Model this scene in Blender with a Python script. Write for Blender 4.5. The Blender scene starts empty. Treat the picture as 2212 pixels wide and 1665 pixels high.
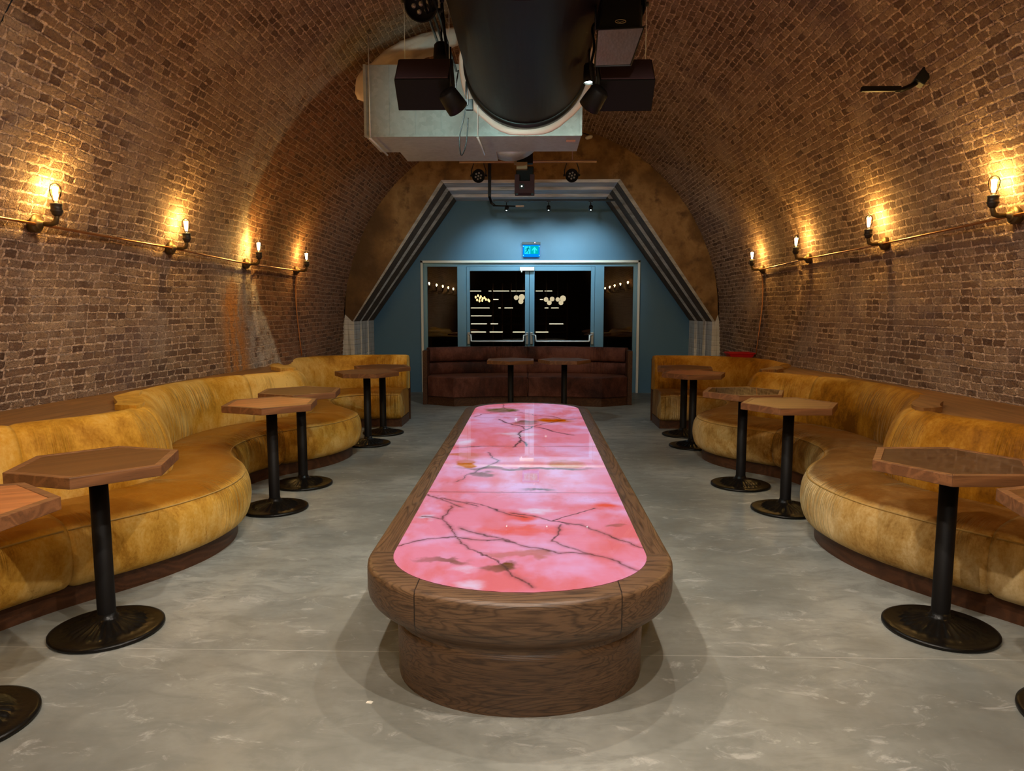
import bpy, bmesh, math, random
import numpy as np
from mathutils import Vector, Matrix
random.seed(7); rng = np.random.default_rng(5)
sc = bpy.context.scene
C = sc.collection
PI = math.pi

# ------------------------------------------------------------------ helpers
def link(o, parent=None):
    C.objects.link(o)
    if parent is not None: o.parent = parent
    return o
def tag(o, label=None, cat=None, group=None, kind=None):
    if label: o['label'] = label
    if cat: o['category'] = cat
    if group: o['group'] = group
    if kind: o['kind'] = kind
    return o
def thing(name, label, cat, loc=(0,0,0), rotz=0, group=None):
    o = bpy.data.objects.new(name, None); link(o)
    o.empty_display_size = .1
    o.location = loc; o.rotation_euler = (0,0,rotz)
    return tag(o, label, cat, group)
def rawmesh(name, V, Fc, mats, parent=None, smooth=False, mi=None, uv=None):
    me = bpy.data.meshes.new(name)
    me.from_pydata([tuple(v) for v in V], [], [tuple(f) for f in Fc])
    for m in (mats if isinstance(mats, (list,tuple)) else [mats]): me.materials.append(m)
    if mi is not None: me.polygons.foreach_set('material_index', mi)
    if smooth: me.polygons.foreach_set('use_smooth', [True]*len(me.polygons))
    if uv is not None:
        l = me.uv_layers.new(name='UVMap')
        vi = np.zeros(len(me.loops), dtype=np.int32); me.loops.foreach_get('vertex_index', vi)
        l.data.foreach_set('uv', np.asarray(uv, dtype=np.float32)[vi].ravel())
    me.update()
    return link(bpy.data.objects.new(name, me), parent)
class MB:
    def __init__(s): s.v=[]; s.f=[]; s.sm=[]; s.mi=[]; s.cur=0
    def add(s, V, Fc, smooth=False, M=None):
        n=len(s.v)
        for p in V:
            p=Vector(p)
            if M is not None: p = M @ p
            s.v.append(p)
        for f in Fc: s.f.append([i+n for i in f]); s.sm.append(smooth); s.mi.append(s.cur)
        return s
    def box(s, a, b, M=None):
        x0,y0,z0=a; x1,y1,z1=b
        V=[(x0,y0,z0),(x1,y0,z0),(x1,y1,z0),(x0,y1,z0),(x0,y0,z1),(x1,y0,z1),(x1,y1,z1),(x0,y1,z1)]
        return s.add(V,[(0,3,2,1),(4,5,6,7),(0,1,5,4),(1,2,6,5),(2,3,7,6),(3,0,4,7)],False,M)
    def cbox(s, c, d, M=None):
        return s.box([c[i]-d[i]/2 for i in range(3)],[c[i]+d[i]/2 for i in range(3)],M)
    def lathe(s, prof, n=32, M=None, cap=True, smooth=True):
        V=[];Fc=[]
        for r,z in prof:
            for k in range(n):
                a=2*PI*k/n; V.append((r*math.cos(a), r*math.sin(a), z))
        m=len(prof)
        for i in range(m-1):
            for k in range(n):
                k2=(k+1)%n; Fc.append((i*n+k, i*n+k2, (i+1)*n+k2, (i+1)*n+k))
        if cap:
            Fc.append(tuple(range(n-1,-1,-1))); Fc.append(tuple((m-1)*n+k for k in range(n)))
        return s.add(V,Fc,smooth,M)
    def prism(s, poly, z0, z1, M=None):
        n=len(poly); V=[(x,y,z0) for x,y in poly]+[(x,y,z1) for x,y in poly]
        Fc=[tuple(range(n-1,-1,-1)), tuple(range(n,2*n))]+[(i,(i+1)%n,(i+1)%n+n,i+n) for i in range(n)]
        return s.add(V,Fc,False,M)
    def tube(s, pts, r, n=10, closed=False, smooth=True):
        P=[Vector(p) for p in pts]; m=len(P); V=[];Fc=[]
        up=None
        for i in range(m):
            if closed: t=(P[(i+1)%m]-P[i-1])
            else: t=(P[min(i+1,m-1)]-P[max(i-1,0)])
            t.normalize()
            if up is None:
                up=Vector((0,0,1)) if abs(t.z)<.9 else Vector((1,0,0))
            a=(up-t*up.dot(t)); a.normalize(); b=t.cross(a); up=a
            rr=r[i] if isinstance(r,(list,tuple)) else r
            for k in range(n):
                q=2*PI*k/n; V.append(P[i]+a*(rr*math.cos(q))+b*(rr*math.sin(q)))
        seg=m if closed else m-1
        for i in range(seg):
            j=(i+1)%m
            for k in range(n):
                k2=(k+1)%n; Fc.append((i*n+k,i*n+k2,j*n+k2,j*n+k))
        if not closed:
            Fc.append(tuple(range(n-1,-1,-1))); Fc.append(tuple((m-1)*n+k for k in range(n)))
        return s.add(V,Fc,smooth)
    def sphere(s, c, r, n=16, sz=1, M=None):
        prof=[(max(1e-4,r*math.sin(PI*i/n)), -r*sz*math.cos(PI*i/n)) for i in range(n+1)]
        T=Matrix.Translation(c)
        return s.lathe(prof, 2*n, T if M is None else M@T, cap=False)
    def build(s, name, mats, parent=None, bevel=0, seg=2):
        o = rawmesh(name, s.v, s.f, mats, parent, mi=s.mi)
        o.data.polygons.foreach_set('use_smooth', s.sm)
        bm=bmesh.new(); bm.from_mesh(o.data)
        bmesh.ops.recalc_face_normals(bm, faces=bm.faces)
        bm.to_mesh(o.data); bm.free()
        if bevel:
            m=o.modifiers.new('bevel','BEVEL'); m.width=bevel; m.segments=seg; m.limit_method='ANGLE'; m.angle_limit=.6
        return o
def rotm(loc, rx=0, ry=0, rz=0):
    return Matrix.Translation(loc) @ Matrix.Rotation(rz,4,'Z') @ Matrix.Rotation(ry,4,'Y') @ Matrix.Rotation(rx,4,'X')
def aim(loc, target):
    d=(Vector(target)-Vector(loc)).normalized()
    return Matrix.Translation(loc) @ d.to_track_quat('Z','Y').to_matrix().to_4x4()
def catmull(P, step=.03):
    P=[np.array(p,float) for p in P]; out=[]
    Q=[2*P[0]-P[1]]+P+[2*P[-1]-P[-2]]
    for i in range(1,len(Q)-2):
        a,b,c,d=Q[i-1:i+3]; n=max(2,int(np.linalg.norm(c-b)/.01))
        for k in range(n):
            t=k/n
            out.append(.5*((2*b)+(-a+c)*t+(2*a-5*b+4*c-d)*t*t+(-a+3*b-3*c+d)*t**3))
    out.append(P[-1]); out=np.array(out)
    s=np.r_[0,np.cumsum(np.linalg.norm(np.diff(out,axis=0),axis=1))]
    m=max(2,int(s[-1]/step)); u=np.linspace(0,s[-1],m+1)
    return np.c_[np.interp(u,s,out[:,0]),np.interp(u,s,out[:,1])]

# ------------------------------------------------------------------ node helpers
class NT:
    def __init__(s, name, disp=None):
        m=bpy.data.materials.new(name); m.use_nodes=True; s.m=m; s.t=m.node_tree; s.t.nodes.clear()
        s.out=s.n('ShaderNodeOutputMaterial'); 
        if disp: m.displacement_method=disp
    def n(s, typ, **kw):
        x=s.t.nodes.new(typ)
        for k,v in kw.items(): setattr(x,k,v)
        return x
    def l(s,a,b): s.t.links.new(a,b)
    def put(s, sock, v):
        if isinstance(v, bpy.types.NodeSocket): s.l(v,sock)
        elif v is not None: sock.default_value = v if not (isinstance(v,tuple) and len(v)==3 and sock.type=='RGBA') else (*v,1)
    def math(s,op,a,b=None,c=None,clamp=False):
        x=s.n('ShaderNodeMath',operation=op,use_clamp=clamp)
        for i,v in enumerate((a,b,c)):
            if v is not None: s.put(x.inputs[i],v)
        return x.outputs[0]
    def mix(s,f,a,b,bt='MIX'):
        x=s.n('ShaderNodeMix',data_type='RGBA',blend_type=bt)
        s.put(x.inputs[0],f); s.put(x.inputs[6],a); s.put(x.inputs[7],b); return x.outputs[2]
    def noise(s,vec,scale,detail=4,rough=.55,dist=0,dim='3D'):
        x=s.n('ShaderNodeTexNoise',noise_dimensions=dim); 
        if vec is not None: s.l(vec,x.inputs['Vector'])
        x.inputs['Scale'].default_value=scale; x.inputs['Detail'].default_value=detail; x.inputs['Roughness'].default_value=rough; x.inputs['Distortion'].default_value=dist
        return x.outputs[0]
    def ramp(s,f,stops,interp='LINEAR'):
        x=s.n('ShaderNodeValToRGB'); x.color_ramp.interpolation=interp
        e=x.color_ramp.elements
        while len(e)<len(stops): e.new(.5)
        for k,(p,c) in enumerate(stops):
            e[k].position=p; e[k].color=(*c,1) if not isinstance(c,(int,float)) else (c,c,c,1)
        s.l(f,x.inputs[0]); return x.outputs[0]
    def sstep(s,v,a,b,lo=0.,hi=1.):
        x=s.n('ShaderNodeMapRange',interpolation_type='SMOOTHSTEP'); s.put(x.inputs[0],v)
        for i,k in enumerate((a,b,lo,hi)): x.inputs[i+1].default_value=k
        return x.outputs[0]
    def mapping(s,vec,scale=(1,1,1),rot=(0,0,0),loc=(0,0,0)):
        x=s.n('ShaderNodeMapping'); s.l(vec,x.inputs[0]); x.inputs['Scale'].default_value=scale; x.inputs['Rotation'].default_value=rot; x.inputs['Location'].default_value=loc; return x.outputs[0]
    def geo(s): return s.n('ShaderNodeNewGeometry').outputs['Position']
    def obj(s): return s.n('ShaderNodeTexCoord').outputs['Object']
    def uv(s): return s.n('ShaderNodeTexCoord').outputs['UV']
    def sep(s,v): x=s.n('ShaderNodeSeparateXYZ'); s.l(v,x.inputs[0]); return x.outputs
    def comb(s,a,b,c=0.): 
        x=s.n('ShaderNodeCombineXYZ'); s.put(x.inputs[0],a); s.put(x.inputs[1],b); s.put(x.inputs[2],c); return x.outputs[0]
    def bump(s,h,strength=.3,dist=.01):
        x=s.n('ShaderNodeBump'); s.l(h,x.inputs['Height']); x.inputs['Strength'].default_value=strength; x.inputs['Distance'].default_value=dist; return x.outputs[0]
    def pbr(s,col=(.5,.5,.5),rough=.5,metal=0,normal=None,**kw):
        x=s.n('ShaderNodeBsdfPrincipled'); s.put(x.inputs['Base Color'],col); s.put(x.inputs['Roughness'],rough); x.inputs['Metallic'].default_value=metal
        if normal is not None: s.l(normal,x.inputs['Normal'])
        for k,v in kw.items(): s.put(x.inputs[k.replace('_',' ')],v)
        s.l(x.outputs[0],s.out.inputs[0]); return x
def plain(name,col,rough=.5,metal=0,bump=0,bscale=200,var=.0,**kw):
    t=NT(name); nrm=None; c=col
    if var: c=t.mix(t.noise(t.obj(),6,5), tuple(k*(1-var) for k in col), tuple(min(1,k*(1+var)) for k in col))
    if bump: nrm=t.bump(t.noise(t.obj(),bscale,2),bump,.002)
    t.pbr(c,rough,metal,nrm,**kw); return t.m
def emis(name,col,strength):
    t=NT(name); e=t.n('ShaderNodeEmission'); e.inputs[0].default_value=(*col,1); e.inputs[1].default_value=strength; t.l(e.outputs[0],t.out.inputs[0]); return t.m

# ------------------------------------------------------------------ materials
def brick_mat():
    t=NT('brick',disp='BOTH'); uv=t.uv(); pos=t.geo()
    n1=t.n('ShaderNodeTexNoise'); t.l(pos,n1.inputs['Vector']); n1.inputs['Scale'].default_value=9; n1.inputs['Detail'].default_value=4; n1.inputs['Roughness'].default_value=.6
    n2=t.n('ShaderNodeTexNoise'); t.l(pos,n2.inputs['Vector']); n2.inputs['Scale'].default_value=1.1; n2.inputs['Detail'].default_value=2
    a=t.sep(n1.outputs['Color']); b=t.sep(n2.outputs['Color']); q=t.sep(uv)
    u=t.math('ADD',q[0],t.math('ADD',t.math('MULTIPLY',t.math('SUBTRACT',a[0],.5),.040),t.math('MULTIPLY',t.math('SUBTRACT',b[0],.5),.10)))
    v=t.math('ADD',q[1],t.math('ADD',t.math('MULTIPLY',t.math('SUBTRACT',a[1],.5),.026),t.math('MULTIPLY',t.math('SUBTRACT',b[1],.5),.06)))
    h=.0525
    vr=t.math('DIVIDE',v,h); row=t.math('FLOOR',vr); fv=t.math('FRACT',vr)
    odd=t.math('LESS_THAN',t.math('MODULO',row,5.),.5)
    # stretchers on every other course below, headers on the vault above
    zz=t.sep(pos)[2]
    str_=t.math('MULTIPLY',odd,t.math('LESS_THAN',q[1],3.0))
    w=t.math('ADD',.106,t.math('MULTIPLY',str_,.09))
    wn=t.n('ShaderNodeTexWhiteNoise',noise_dimensions='1D'); t.l(row,wn.inputs['W'])
    uu=t.math('ADD',t.math('DIVIDE',u,w),wn.outputs['Value']); cell=t.math('FLOOR',uu); fu=t.math('FRACT',uu)
    du=t.math('MULTIPLY',t.math('MINIMUM',fu,t.math('SUBTRACT',1.,fu)),w)
    dv=t.math('MULTIPLY',t.math('MINIMUM',fv,t.math('SUBTRACT',1.,fv)),h)
    d=t.math('MINIMUM',du,dv)
    nf=t.noise(pos,34,5,.78)
    nl=t.noise(pos,2.3,3,.6)
    dd=t.math('ADD',d,t.math('MULTIPLY',t.math('SUBTRACT',nf,.5),.022))
    m=t.sstep(dd,.0035,.0085)
    wn2=t.n('ShaderNodeTexWhiteNoise',noise_dimensions='2D'); t.l(t.comb(cell,row),wn2.inputs['Vector'])
    rnd=wn2.outputs['Value']
    base=t.ramp(rnd,[(0,(.085,.042,.022)),(.25,(.19,.105,.060)),(.6,(.29,.175,.100)),(1,(.40,.265,.165))])
    base=t.mix(t.math('MULTIPLY',t.sstep(nf,.40,.70),.65),base,(.17,.12,.09),'MIX')
    mort=t.mix(t.sstep(nf,.38,.62),(.80,.57,.40),(.42,.28,.19))
    col=t.mix(m,mort,base)
    cv=t.math('MULTIPLY',t.math('MULTIPLY',m,t.math('SUBTRACT',1.,m)),4.)
    col=t.mix(t.math('MULTIPLY',cv,t.math('MULTIPLY',t.sstep(nl,.42,.62),.8)),col,(.06,.038,.028))
    # grime patches, worn where mortar has washed over the bricks
    wash=t.sstep(t.noise(pos,1.7,3,.65),.50,.68)
    col=t.mix(t.math('MULTIPLY',wash,.45),col,(.50,.37,.27))
    dark=t.sstep(t.noise(pos,.9,3,.7),.52,.70)
    col=t.mix(t.math('MULTIPLY',dark,.5),col,(.19,.13,.125))
    P=t.sep(pos)
    left=t.math('LESS_THAN',P[0],0.)
    # darker red ring of bricks beyond the joint, left side strongest
    jn=t.math('MULTIPLY',t.math('SUBTRACT',t.noise(pos,3,4),.5),.35)
    bl_=t.n('ShaderNodeMapRange'); t.l(P[2],bl_.inputs[0]); bl_.inputs[1].default_value=.8; bl_.inputs[2].default_value=2.4; bl_.inputs[3].default_value=7.9; bl_.inputs[4].default_value=6.95
    yb=t.math('SUBTRACT',t.math('ADD',P[1],t.math('MULTIPLY',jn,.5)),bl_.outputs[0])
    far=t.sstep(yb,-.05,.06)
    fl=t.math('MULTIPLY',far,t.math('ADD',.12,t.math('MULTIPLY',left,.66)))
    col=t.mix(fl,col,t.mix(m,(.34,.19,.11),t.mix(rnd,(.10,.040,.018),(.28,.11,.045))))
    # pale lime bloom and rust stain running down beside the joint on the left wall
    near=t.math('MULTIPLY',t.sstep(t.math('ADD',yb,jn),-1.15,-.25),t.math('SUBTRACT',1.,far))
    low=t.math('SUBTRACT',1.,t.sstep(P[2],1.7,2.3))
    pale=t.math('MULTIPLY',t.math('MULTIPLY',near,left),t.math('MULTIPLY',t.math('ADD',.42,t.math('MULTIPLY',low,.33)),t.sstep(t.noise(pos,5,4,.75),.33,.56)))
    col=t.mix(pale,col,(.62,.56,.49))
    sx=t.math('ABSOLUTE',t.math('SUBTRACT',t.math('ADD',P[1],t.math('MULTIPLY',jn,.45)),6.86))
    st=t.math('MULTIPLY',t.math('SUBTRACT',1.,t.sstep(sx,.08,.30)),t.math('MULTIPLY',left,t.math('SUBTRACT',1.,t.sstep(P[2],1.45,1.8))))
    st2=t.math('MULTIPLY',st,t.sstep(t.noise(t.mapping(pos,(4,9,1.2)),1,4,.7),.30,.48))
    col=t.mix(t.math('MULTIPLY',st2,1.0),col,(.62,.27,.07))
    ht=t.math('ADD',t.math('MULTIPLY',m,t.math('ADD',.55,t.math('MULTIPLY',rnd,.45))),t.math('MULTIPLY',nf,.55))
    ht=t.math('ADD',ht,t.math('MULTIPLY',nl,1.3))
    ht=t.math('ADD',ht,t.math('MULTIPLY',t.noise(pos,85,2,.7),.9))
    # the open joint between the two rings
    js=t.math('ADD',7.32,t.math('MULTIPLY',t.math('SUBTRACT',1.,left),.38))
    g=t.math('SUBTRACT',1.,t.sstep(t.math('ABSOLUTE',t.math('SUBTRACT',t.math('ADD',P[1],t.math('MULTIPLY',jn,.35)),js)),.02,.075))
    ht=t.math('SUBTRACT',ht,t.math('MULTIPLY',g,2.4))
    dn=t.n('ShaderNodeDisplacement'); t.l(ht,dn.inputs['Height']); dn.inputs['Midlevel'].default_value=1.5; dn.inputs['Scale'].default_value=.0125
    col=t.mix(t.math('MULTIPLY',t.sstep(t.noise(pos,55,3,.8),.42,.62),.45),col,(.14,.09,.07))
    col=t.mix(t.math('MULTIPLY',t.sstep(t.noise(pos,15,4,.8),.56,.70),.38),col,(.58,.41,.28))
    t.pbr(col,.92,Specular_IOR_Level=.2)
    t.l(dn.outputs[0],t.out.inputs['Displacement'])
    return t.m
M={}
M['brick']=brick_mat()
def plaster():
    t=NT('old_plaster'); p=t.geo(); a=t.noise(p,.9,6,.6); b=t.noise(p,5,5,.6)
    c=t.ramp(a,[(.36,(.10,.048,.014)),(.47,(.20,.10,.030)),(.56,(.34,.19,.07)),(.64,(.15,.075,.022))])
    c=t.mix(t.sstep(b,.5,.7),c,(.13,.065,.022))
    t.pbr(c,.9,normal=t.bump(t.noise(p,14,6,.7),.5,.03)); return t.m
M['plaster']=plaster()
def jamb():
    t=NT('painted_brick_jamb'); p=t.geo(); s=t.sep(p)
    fv=t.math('FRACT',t.math('DIVIDE',s[2],.079)); mm=t.sstep(t.math('MINIMUM',fv,t.math('SUBTRACT',1.,fv)),.06,.16)
    n=t.noise(p,6,6,.7); st=t.noise(t.mapping(p,(18,18,.8)),1,4,.6)
    c=t.mix(n,(.46,.43,.39),(.80,.77,.72)); c=t.mix(t.sstep(st,.5,.7),c,(.22,.19,.15))
    t.pbr(c,.85,normal=t.bump(t.math('ADD',mm,n),.6,.008)); return t.m
M['jamb']=jamb()
def board(name,a,b):
    t=NT(name); p=t.geo(); n=t.noise(t.mapping(p,(1.5,12,12)),1,6,.65)
    c=t.mix(t.sstep(n,.35,.7),a,b); t.pbr(c,.8,normal=t.bump(n,.4,.01)); return t.m
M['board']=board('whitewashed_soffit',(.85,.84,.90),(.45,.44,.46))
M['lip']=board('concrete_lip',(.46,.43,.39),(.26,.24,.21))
M['soffit']=board('shaded_soffit',(.060,.036,.020),(.12,.075,.042))  # shadow on the sloping soffits put into their dark brown
M['blue']=plain('blue_wall_paint',(.075,.175,.265),.55,bump=.1,bscale=60,var=.05)
M['blueframe']=plain('blue_aluminium',(.12,.26,.37),.38,.25)
M['trim']=plain('cream_trim',(.82,.77,.66),.5)
M['chrome']=plain('chrome',(.85,.86,.84),.28,.35)
M['black']=plain('black_metal',(.006,.006,.006),.4,.0,Specular_IOR_Level=.3)
M['blackmatte']=plain('black_powder_coat',(.006,.005,.005),.55,Specular_IOR_Level=.18)
M['ductblack']=plain('black_painted_duct',(.014,.009,.009),.5,.0,Specular_IOR_Level=.09)
M['speaker']=plain('speaker_black',(.062,.036,.044),.8,bump=.3,bscale=900,Specular_IOR_Level=.1)
M['iron']=plain('cast_iron_black',(.005,.004,.003),.3,.0,Specular_IOR_Level=.22,bump=.25,bscale=120)
def galv():
    t=NT('galvanised_steel'); p=t.obj(); v=t.n('ShaderNodeTexVoronoi'); t.l(p,v.inputs[0]); v.inputs['Scale'].default_value=30
    c=t.mix(t.sep(v.outputs['Color'])[0],(.42,.43,.42),(.50,.51,.50))
    t.pbr(c,t.math('ADD',.32,t.math('MULTIPLY',t.noise(p,5,3),.2)),.35,normal=t.bump(t.noise(p,2.5,2),.15,.05)); return t.m
M['galv']=galv()
M['foam']=plain('pink_foam_sealant',(.90,.68,.60),.9,bump=1,bscale=25,var=.15)
M['copper']=plain('copper_pipe',(.62,.27,.11),.32,1,var=.2)
M['bronze']=plain('aged_brass',(.10,.062,.020),.5,.5,bump=.3,bscale=60,var=.3)
M['socket']=plain('dark_bronze',(.05,.04,.03),.45,.5,var=.2)
M['fil']=emis('filament_glow',(1,.66,.30),160)
def glass(name,ior=1.5,tint=(1,1,1),rough=0):
    t=NT(name); a=t.n('ShaderNodeBsdfTransparent'); a.inputs[0].default_value=(*tint,1); g=t.n('ShaderNodeBsdfGlossy'); g.inputs['Roughness'].default_value=rough
    f=t.n('ShaderNodeFresnel'); f.inputs[0].default_value=ior; mx=t.n('ShaderNodeMixShader'); t.l(f.outputs[0],mx.inputs[0]); t.l(a.outputs[0],mx.inputs[1]); t.l(g.outputs[0],mx.inputs[2]); t.l(mx.outputs[0],t.out.inputs[0]); return t.m
M['bulb']=glass('amber_bulb_glass',1.18,(1,.96,.88))
M['pane']=glass('door_glass',1.75,(.8,.82,.8))
def concrete():
    t=NT('polished_concrete'); p=t.geo(); a=t.noise(p,.7,6,.65); b=t.noise(t.mapping(p,(1,2.2,1)),3.5,7,.7,.6); e=t.noise(p,28,5,.7)
    c=t.ramp(a,[(.34,(.145,.145,.128)),(.48,(.225,.23,.208)),(.64,(.36,.365,.335))])
    c=t.mix(t.math('MULTIPLY',t.sstep(b,.42,.66),.7),c,(.165,.17,.152)); 
    c=t.mix(t.math('MULTIPLY',t.sstep(t.noise(t.mapping(p,(1,1.8,1),loc=(4,2,0)),5,6,.7,1.2),.56,.70),.55),c,(.50,.49,.46))
    c=t.mix(t.math('MULTIPLY',t.sstep(e,.55,.75),.25),c,(.20,.19,.17))
    v=t.n('ShaderNodeTexVoronoi',feature='DISTANCE_TO_EDGE'); t.l(t.mapping(p,(1,1,1),loc=(.3,.2,0)),v.inputs[0]); v.inputs['Scale'].default_value=.8
    dn=t.n('ShaderNodeTexNoise'); t.l(p,dn.inputs[0]); dn.inputs['Scale'].default_value=3
    sp=t.n('ShaderNodeTexVoronoi'); t.l(p,sp.inputs[0]); sp.inputs['Scale'].default_value=2.2
    c=t.mix(t.math('LESS_THAN',sp.outputs['Distance'],.012),c,(.04,.035,.03))
    s=t.sep(p)
    for yj in (2.86,7.0):
        jl=t.math('LESS_THAN',t.math('ABSOLUTE',t.math('SUBTRACT',s[1],yj)),.0022); c=t.mix(t.math('MULTIPLY',jl,.5),c,(.55,.53,.49))
    r=t.math('ADD',.30,t.math('MULTIPLY',b,.28))
    t.pbr(c,r,normal=t.bump(t.math('ADD',b,t.math('MULTIPLY',e,.3)),.10,.01),Specular_IOR_Level=.5); return t.m
M['floor']=concrete()
def wood(name,a,b,c,scale=1.0,axis='X',rough=.45,joint=None,coord='obj',coat=0.):
    t=NT(name); p=t.geo() if coord=='geo' else t.obj()
    sc_={'X':(.7,9,9),'Y':(9,.7,9),'Z':(9,9,.7)}[axis]
    q=t.mapping(p,tuple(k*scale for k in sc_))
    big=t.noise(q,.55,3,.5,.6)
    ring=t.math('ABSOLUTE',t.math('SINE',t.math('MULTIPLY',t.noise(t.mapping(q,(.5,.5,.5)),.6,2,.45,.3),48.)))
    class _W: outputs=[None,t.sstep(ring,.25,1.0)]
    w=_W
    fine=t.noise(t.mapping(p,tuple(k*scale*6 for k in sc_)),1.2,4,.6)
    col=t.mix(big,a,b); col=t.mix(t.math('MULTIPLY',w.outputs[1],.45),col,c); col=t.mix(t.math('MULTIPLY',t.sstep(fine,.5,.75),.55),col,c)
    h=t.math('ADD',t.math('MULTIPLY',w.outputs[1],.4),fine)
    t.pbr(col,rough,normal=t.bump(h,.18,.003),Coat_Weight=coat,Coat_Roughness=.04,Specular_IOR_Level=.3); return t.m
M['oak']=wood('dark_oak',(.165,.090,.042),(.095,.050,.024),(.040,.020,.010),1.6,'X',.42,coord='geo')
M['oaky']=wood('dark_oak_long',(.145,.085,.043),(.085,.047,.024),(.040,.022,.011),1.6,'Y',.38,coord='geo')
M['plinth']=wood('walnut_plinth',(.105,.042,.018),(.070,.027,.012),(.030,.012,.006),1.4,'Y',.4,coord='geo')
M['ledge']=wood('ledge_oak',(.30,.14,.040),(.23,.10,.028),(.12,.05,.014),1.2,'Y',.45,coord='geo')
M['veneer']=wood('table_veneer',(.150,.058,.012),(.115,.042,.009),(.08,.027,.006),.9,'X',.55,coat=.0)
M['band']=wood('table_edge_band',(.26,.110,.042),(.17,.070,.026),(.07,.028,.011),1.8,'X',.45)
def velvet(name,dark,mid,light,sheen=.6,top=None,cont=1.):
    t=NT(name); p=t.geo(); uv=t.uv(); s=t.sep(uv)
    a=t.noise(p,1.5,3,.55,.5); b=t.noise(t.mapping(p,(1,1,.5)),9,5,.75,.4); e=t.noise(p,60,3,.6)
    f=t.math('ADD',t.math('MULTIPLY',a,.58),t.math('ADD',t.math('MULTIPLY',b,.32),t.math('MULTIPLY',e,.10)))
    c=t.ramp(f,[(.39,dark),(.49,mid),(.61,light)])
    if top:   # top panel darker than the front: viewing sheen of the pile put into colour
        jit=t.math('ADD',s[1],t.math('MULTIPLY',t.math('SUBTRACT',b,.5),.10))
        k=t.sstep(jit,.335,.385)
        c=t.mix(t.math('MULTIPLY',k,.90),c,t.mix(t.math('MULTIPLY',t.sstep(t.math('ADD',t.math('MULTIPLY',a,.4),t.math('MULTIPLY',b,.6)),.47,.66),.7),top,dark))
    rub=t.math('MULTIPLY',t.sstep(t.noise(t.mapping(p,(1,1,.35)),16,6,.8,1.5),.56,.66),t.sstep(t.noise(p,2.2,2),.45,.6))
    c=t.mix(t.math('MULTIPLY',rub,.6),c,dark)
    pl=t.noise(t.comb(t.math('MULTIPLY',s[0],46.),t.math('MULTIPLY',s[1],1.6)),1,2,.5)
    pm=t.sstep(t.noise(t.comb(t.math('MULTIPLY',s[0],1.5),s[1]),1,2),.50,.66)
    gs=t.noise(t.comb(t.math('MULTIPLY',s[0],62.),t.math('MULTIPLY',s[1],3.)),1,2,.6)
    gm=t.math('MULTIPLY',t.math('MULTIPLY',t.sstep(s[1],.16,.33),t.math('SUBTRACT',1.,t.sstep(s[1],.36,.52))),t.sstep(t.noise(t.comb(t.math('MULTIPLY',s[0],1.3),4.),1,2),.47,.60))
    c=t.mix(t.math('MULTIPLY',t.math('MULTIPLY',t.sstep(gs,.48,.62),gm),.65),c,dark)
    c=t.mix(t.math('MULTIPLY',t.math('MULTIPLY',t.sstep(pl,.48,.62),pm),.50),c,dark)
    hh=t.math('ADD',t.math('MULTIPLY',t.math('ADD',t.math('MULTIPLY',pl,pm),t.math('MULTIPLY',gs,gm)),5.0),t.math('ADD',t.math('MULTIPLY',a,2.),t.math('MULTIPLY',b,.3)))
    t.pbr(c,.6,normal=t.bump(hh,.75,.016),Sheen_Weight=sheen,Sheen_Roughness=.3,Sheen_Tint=(*[min(1,k*1.5+.12) for k in light],1),Specular_IOR_Level=.12); return t.m
M['velL']=velvet('gold_velvet',(.29,.115,.005),(.55,.275,.030),(.72,.46,.13),.28)
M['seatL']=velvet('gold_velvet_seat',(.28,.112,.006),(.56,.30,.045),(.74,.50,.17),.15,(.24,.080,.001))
M['velR']=velvet('gold_velvet_dim_sheen',(.12,.040,.001),(.30,.120,.006),(.50,.26,.04),.2)  # same velvet as the left; browner nap sheen on this side put into colour
M['seatR']=velvet('gold_velvet_seat_dim_sheen',(.22,.090,.008),(.50,.30,.09),(.74,.56,.29),.12,(.13,.038,.001))
M['velpipe']=plain('velvet_piping',(.40,.24,.06),.6)
M['brown']=velvet('brown_velvet',(.030,.012,.009),(.085,.028,.018),(.17,.062,.040),.35)
M['red']=plain('red_plastic',(.45,.01,.015),.35)
M['lens']=plain('led_lens',(.55,.50,.45),.08,.6)
M['lobby']=plain('lobby_wall',(.12,.06,.035),.8)
M['lobbyd']=plain('lobby_dark',(.02,.014,.011),.8)
# ------------------------------------------------------------------ room shell
XC=-.02
WBY=[-12.5,0,4.1,6.5,7.4,8.2,11.2]; WBX=[3.2,3.2,3.16,2.90,2.78,2.80,2.93]
YR=[-12,4,5.6,7.1,9,11]; RL=[2.83,2.83,2.87,2.93,2.93,2.85]; RR=[2.87,2.885,2.94,2.955,2.955,2.86]
def profile_pt(Y, s, side):
    """point on the vault at length Y and arc length s above the floor"""
    th=max(0.,(s-1.35)/2.86); k=(th/(PI/2))**2
    rl=np.interp(Y,YR,RL); rr=np.interp(Y,YR,RR)
    R=(rl if side<0 else rr)*(1-k)+(rl+rr)/2*k
    if s<=1.35: base=R; z=s
    else: base=R*math.cos(th); z=1.35+R*math.sin(th)
    xb=np.interp(Y,WBY,WBX); w=min(1.3,max(0.,(2.45-z)/(2.45-.83))**1.35)
    x = base+(xb-R)*w
    return XC+side*x, z
SC=1.35+2.86*math.radians(40); ST=1.35+2.86*PI/2
M['brick_far']=M['brick'].copy(); M['brick_far'].name='brick_far'; M['brick_far'].displacement_method='BUMP'
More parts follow.
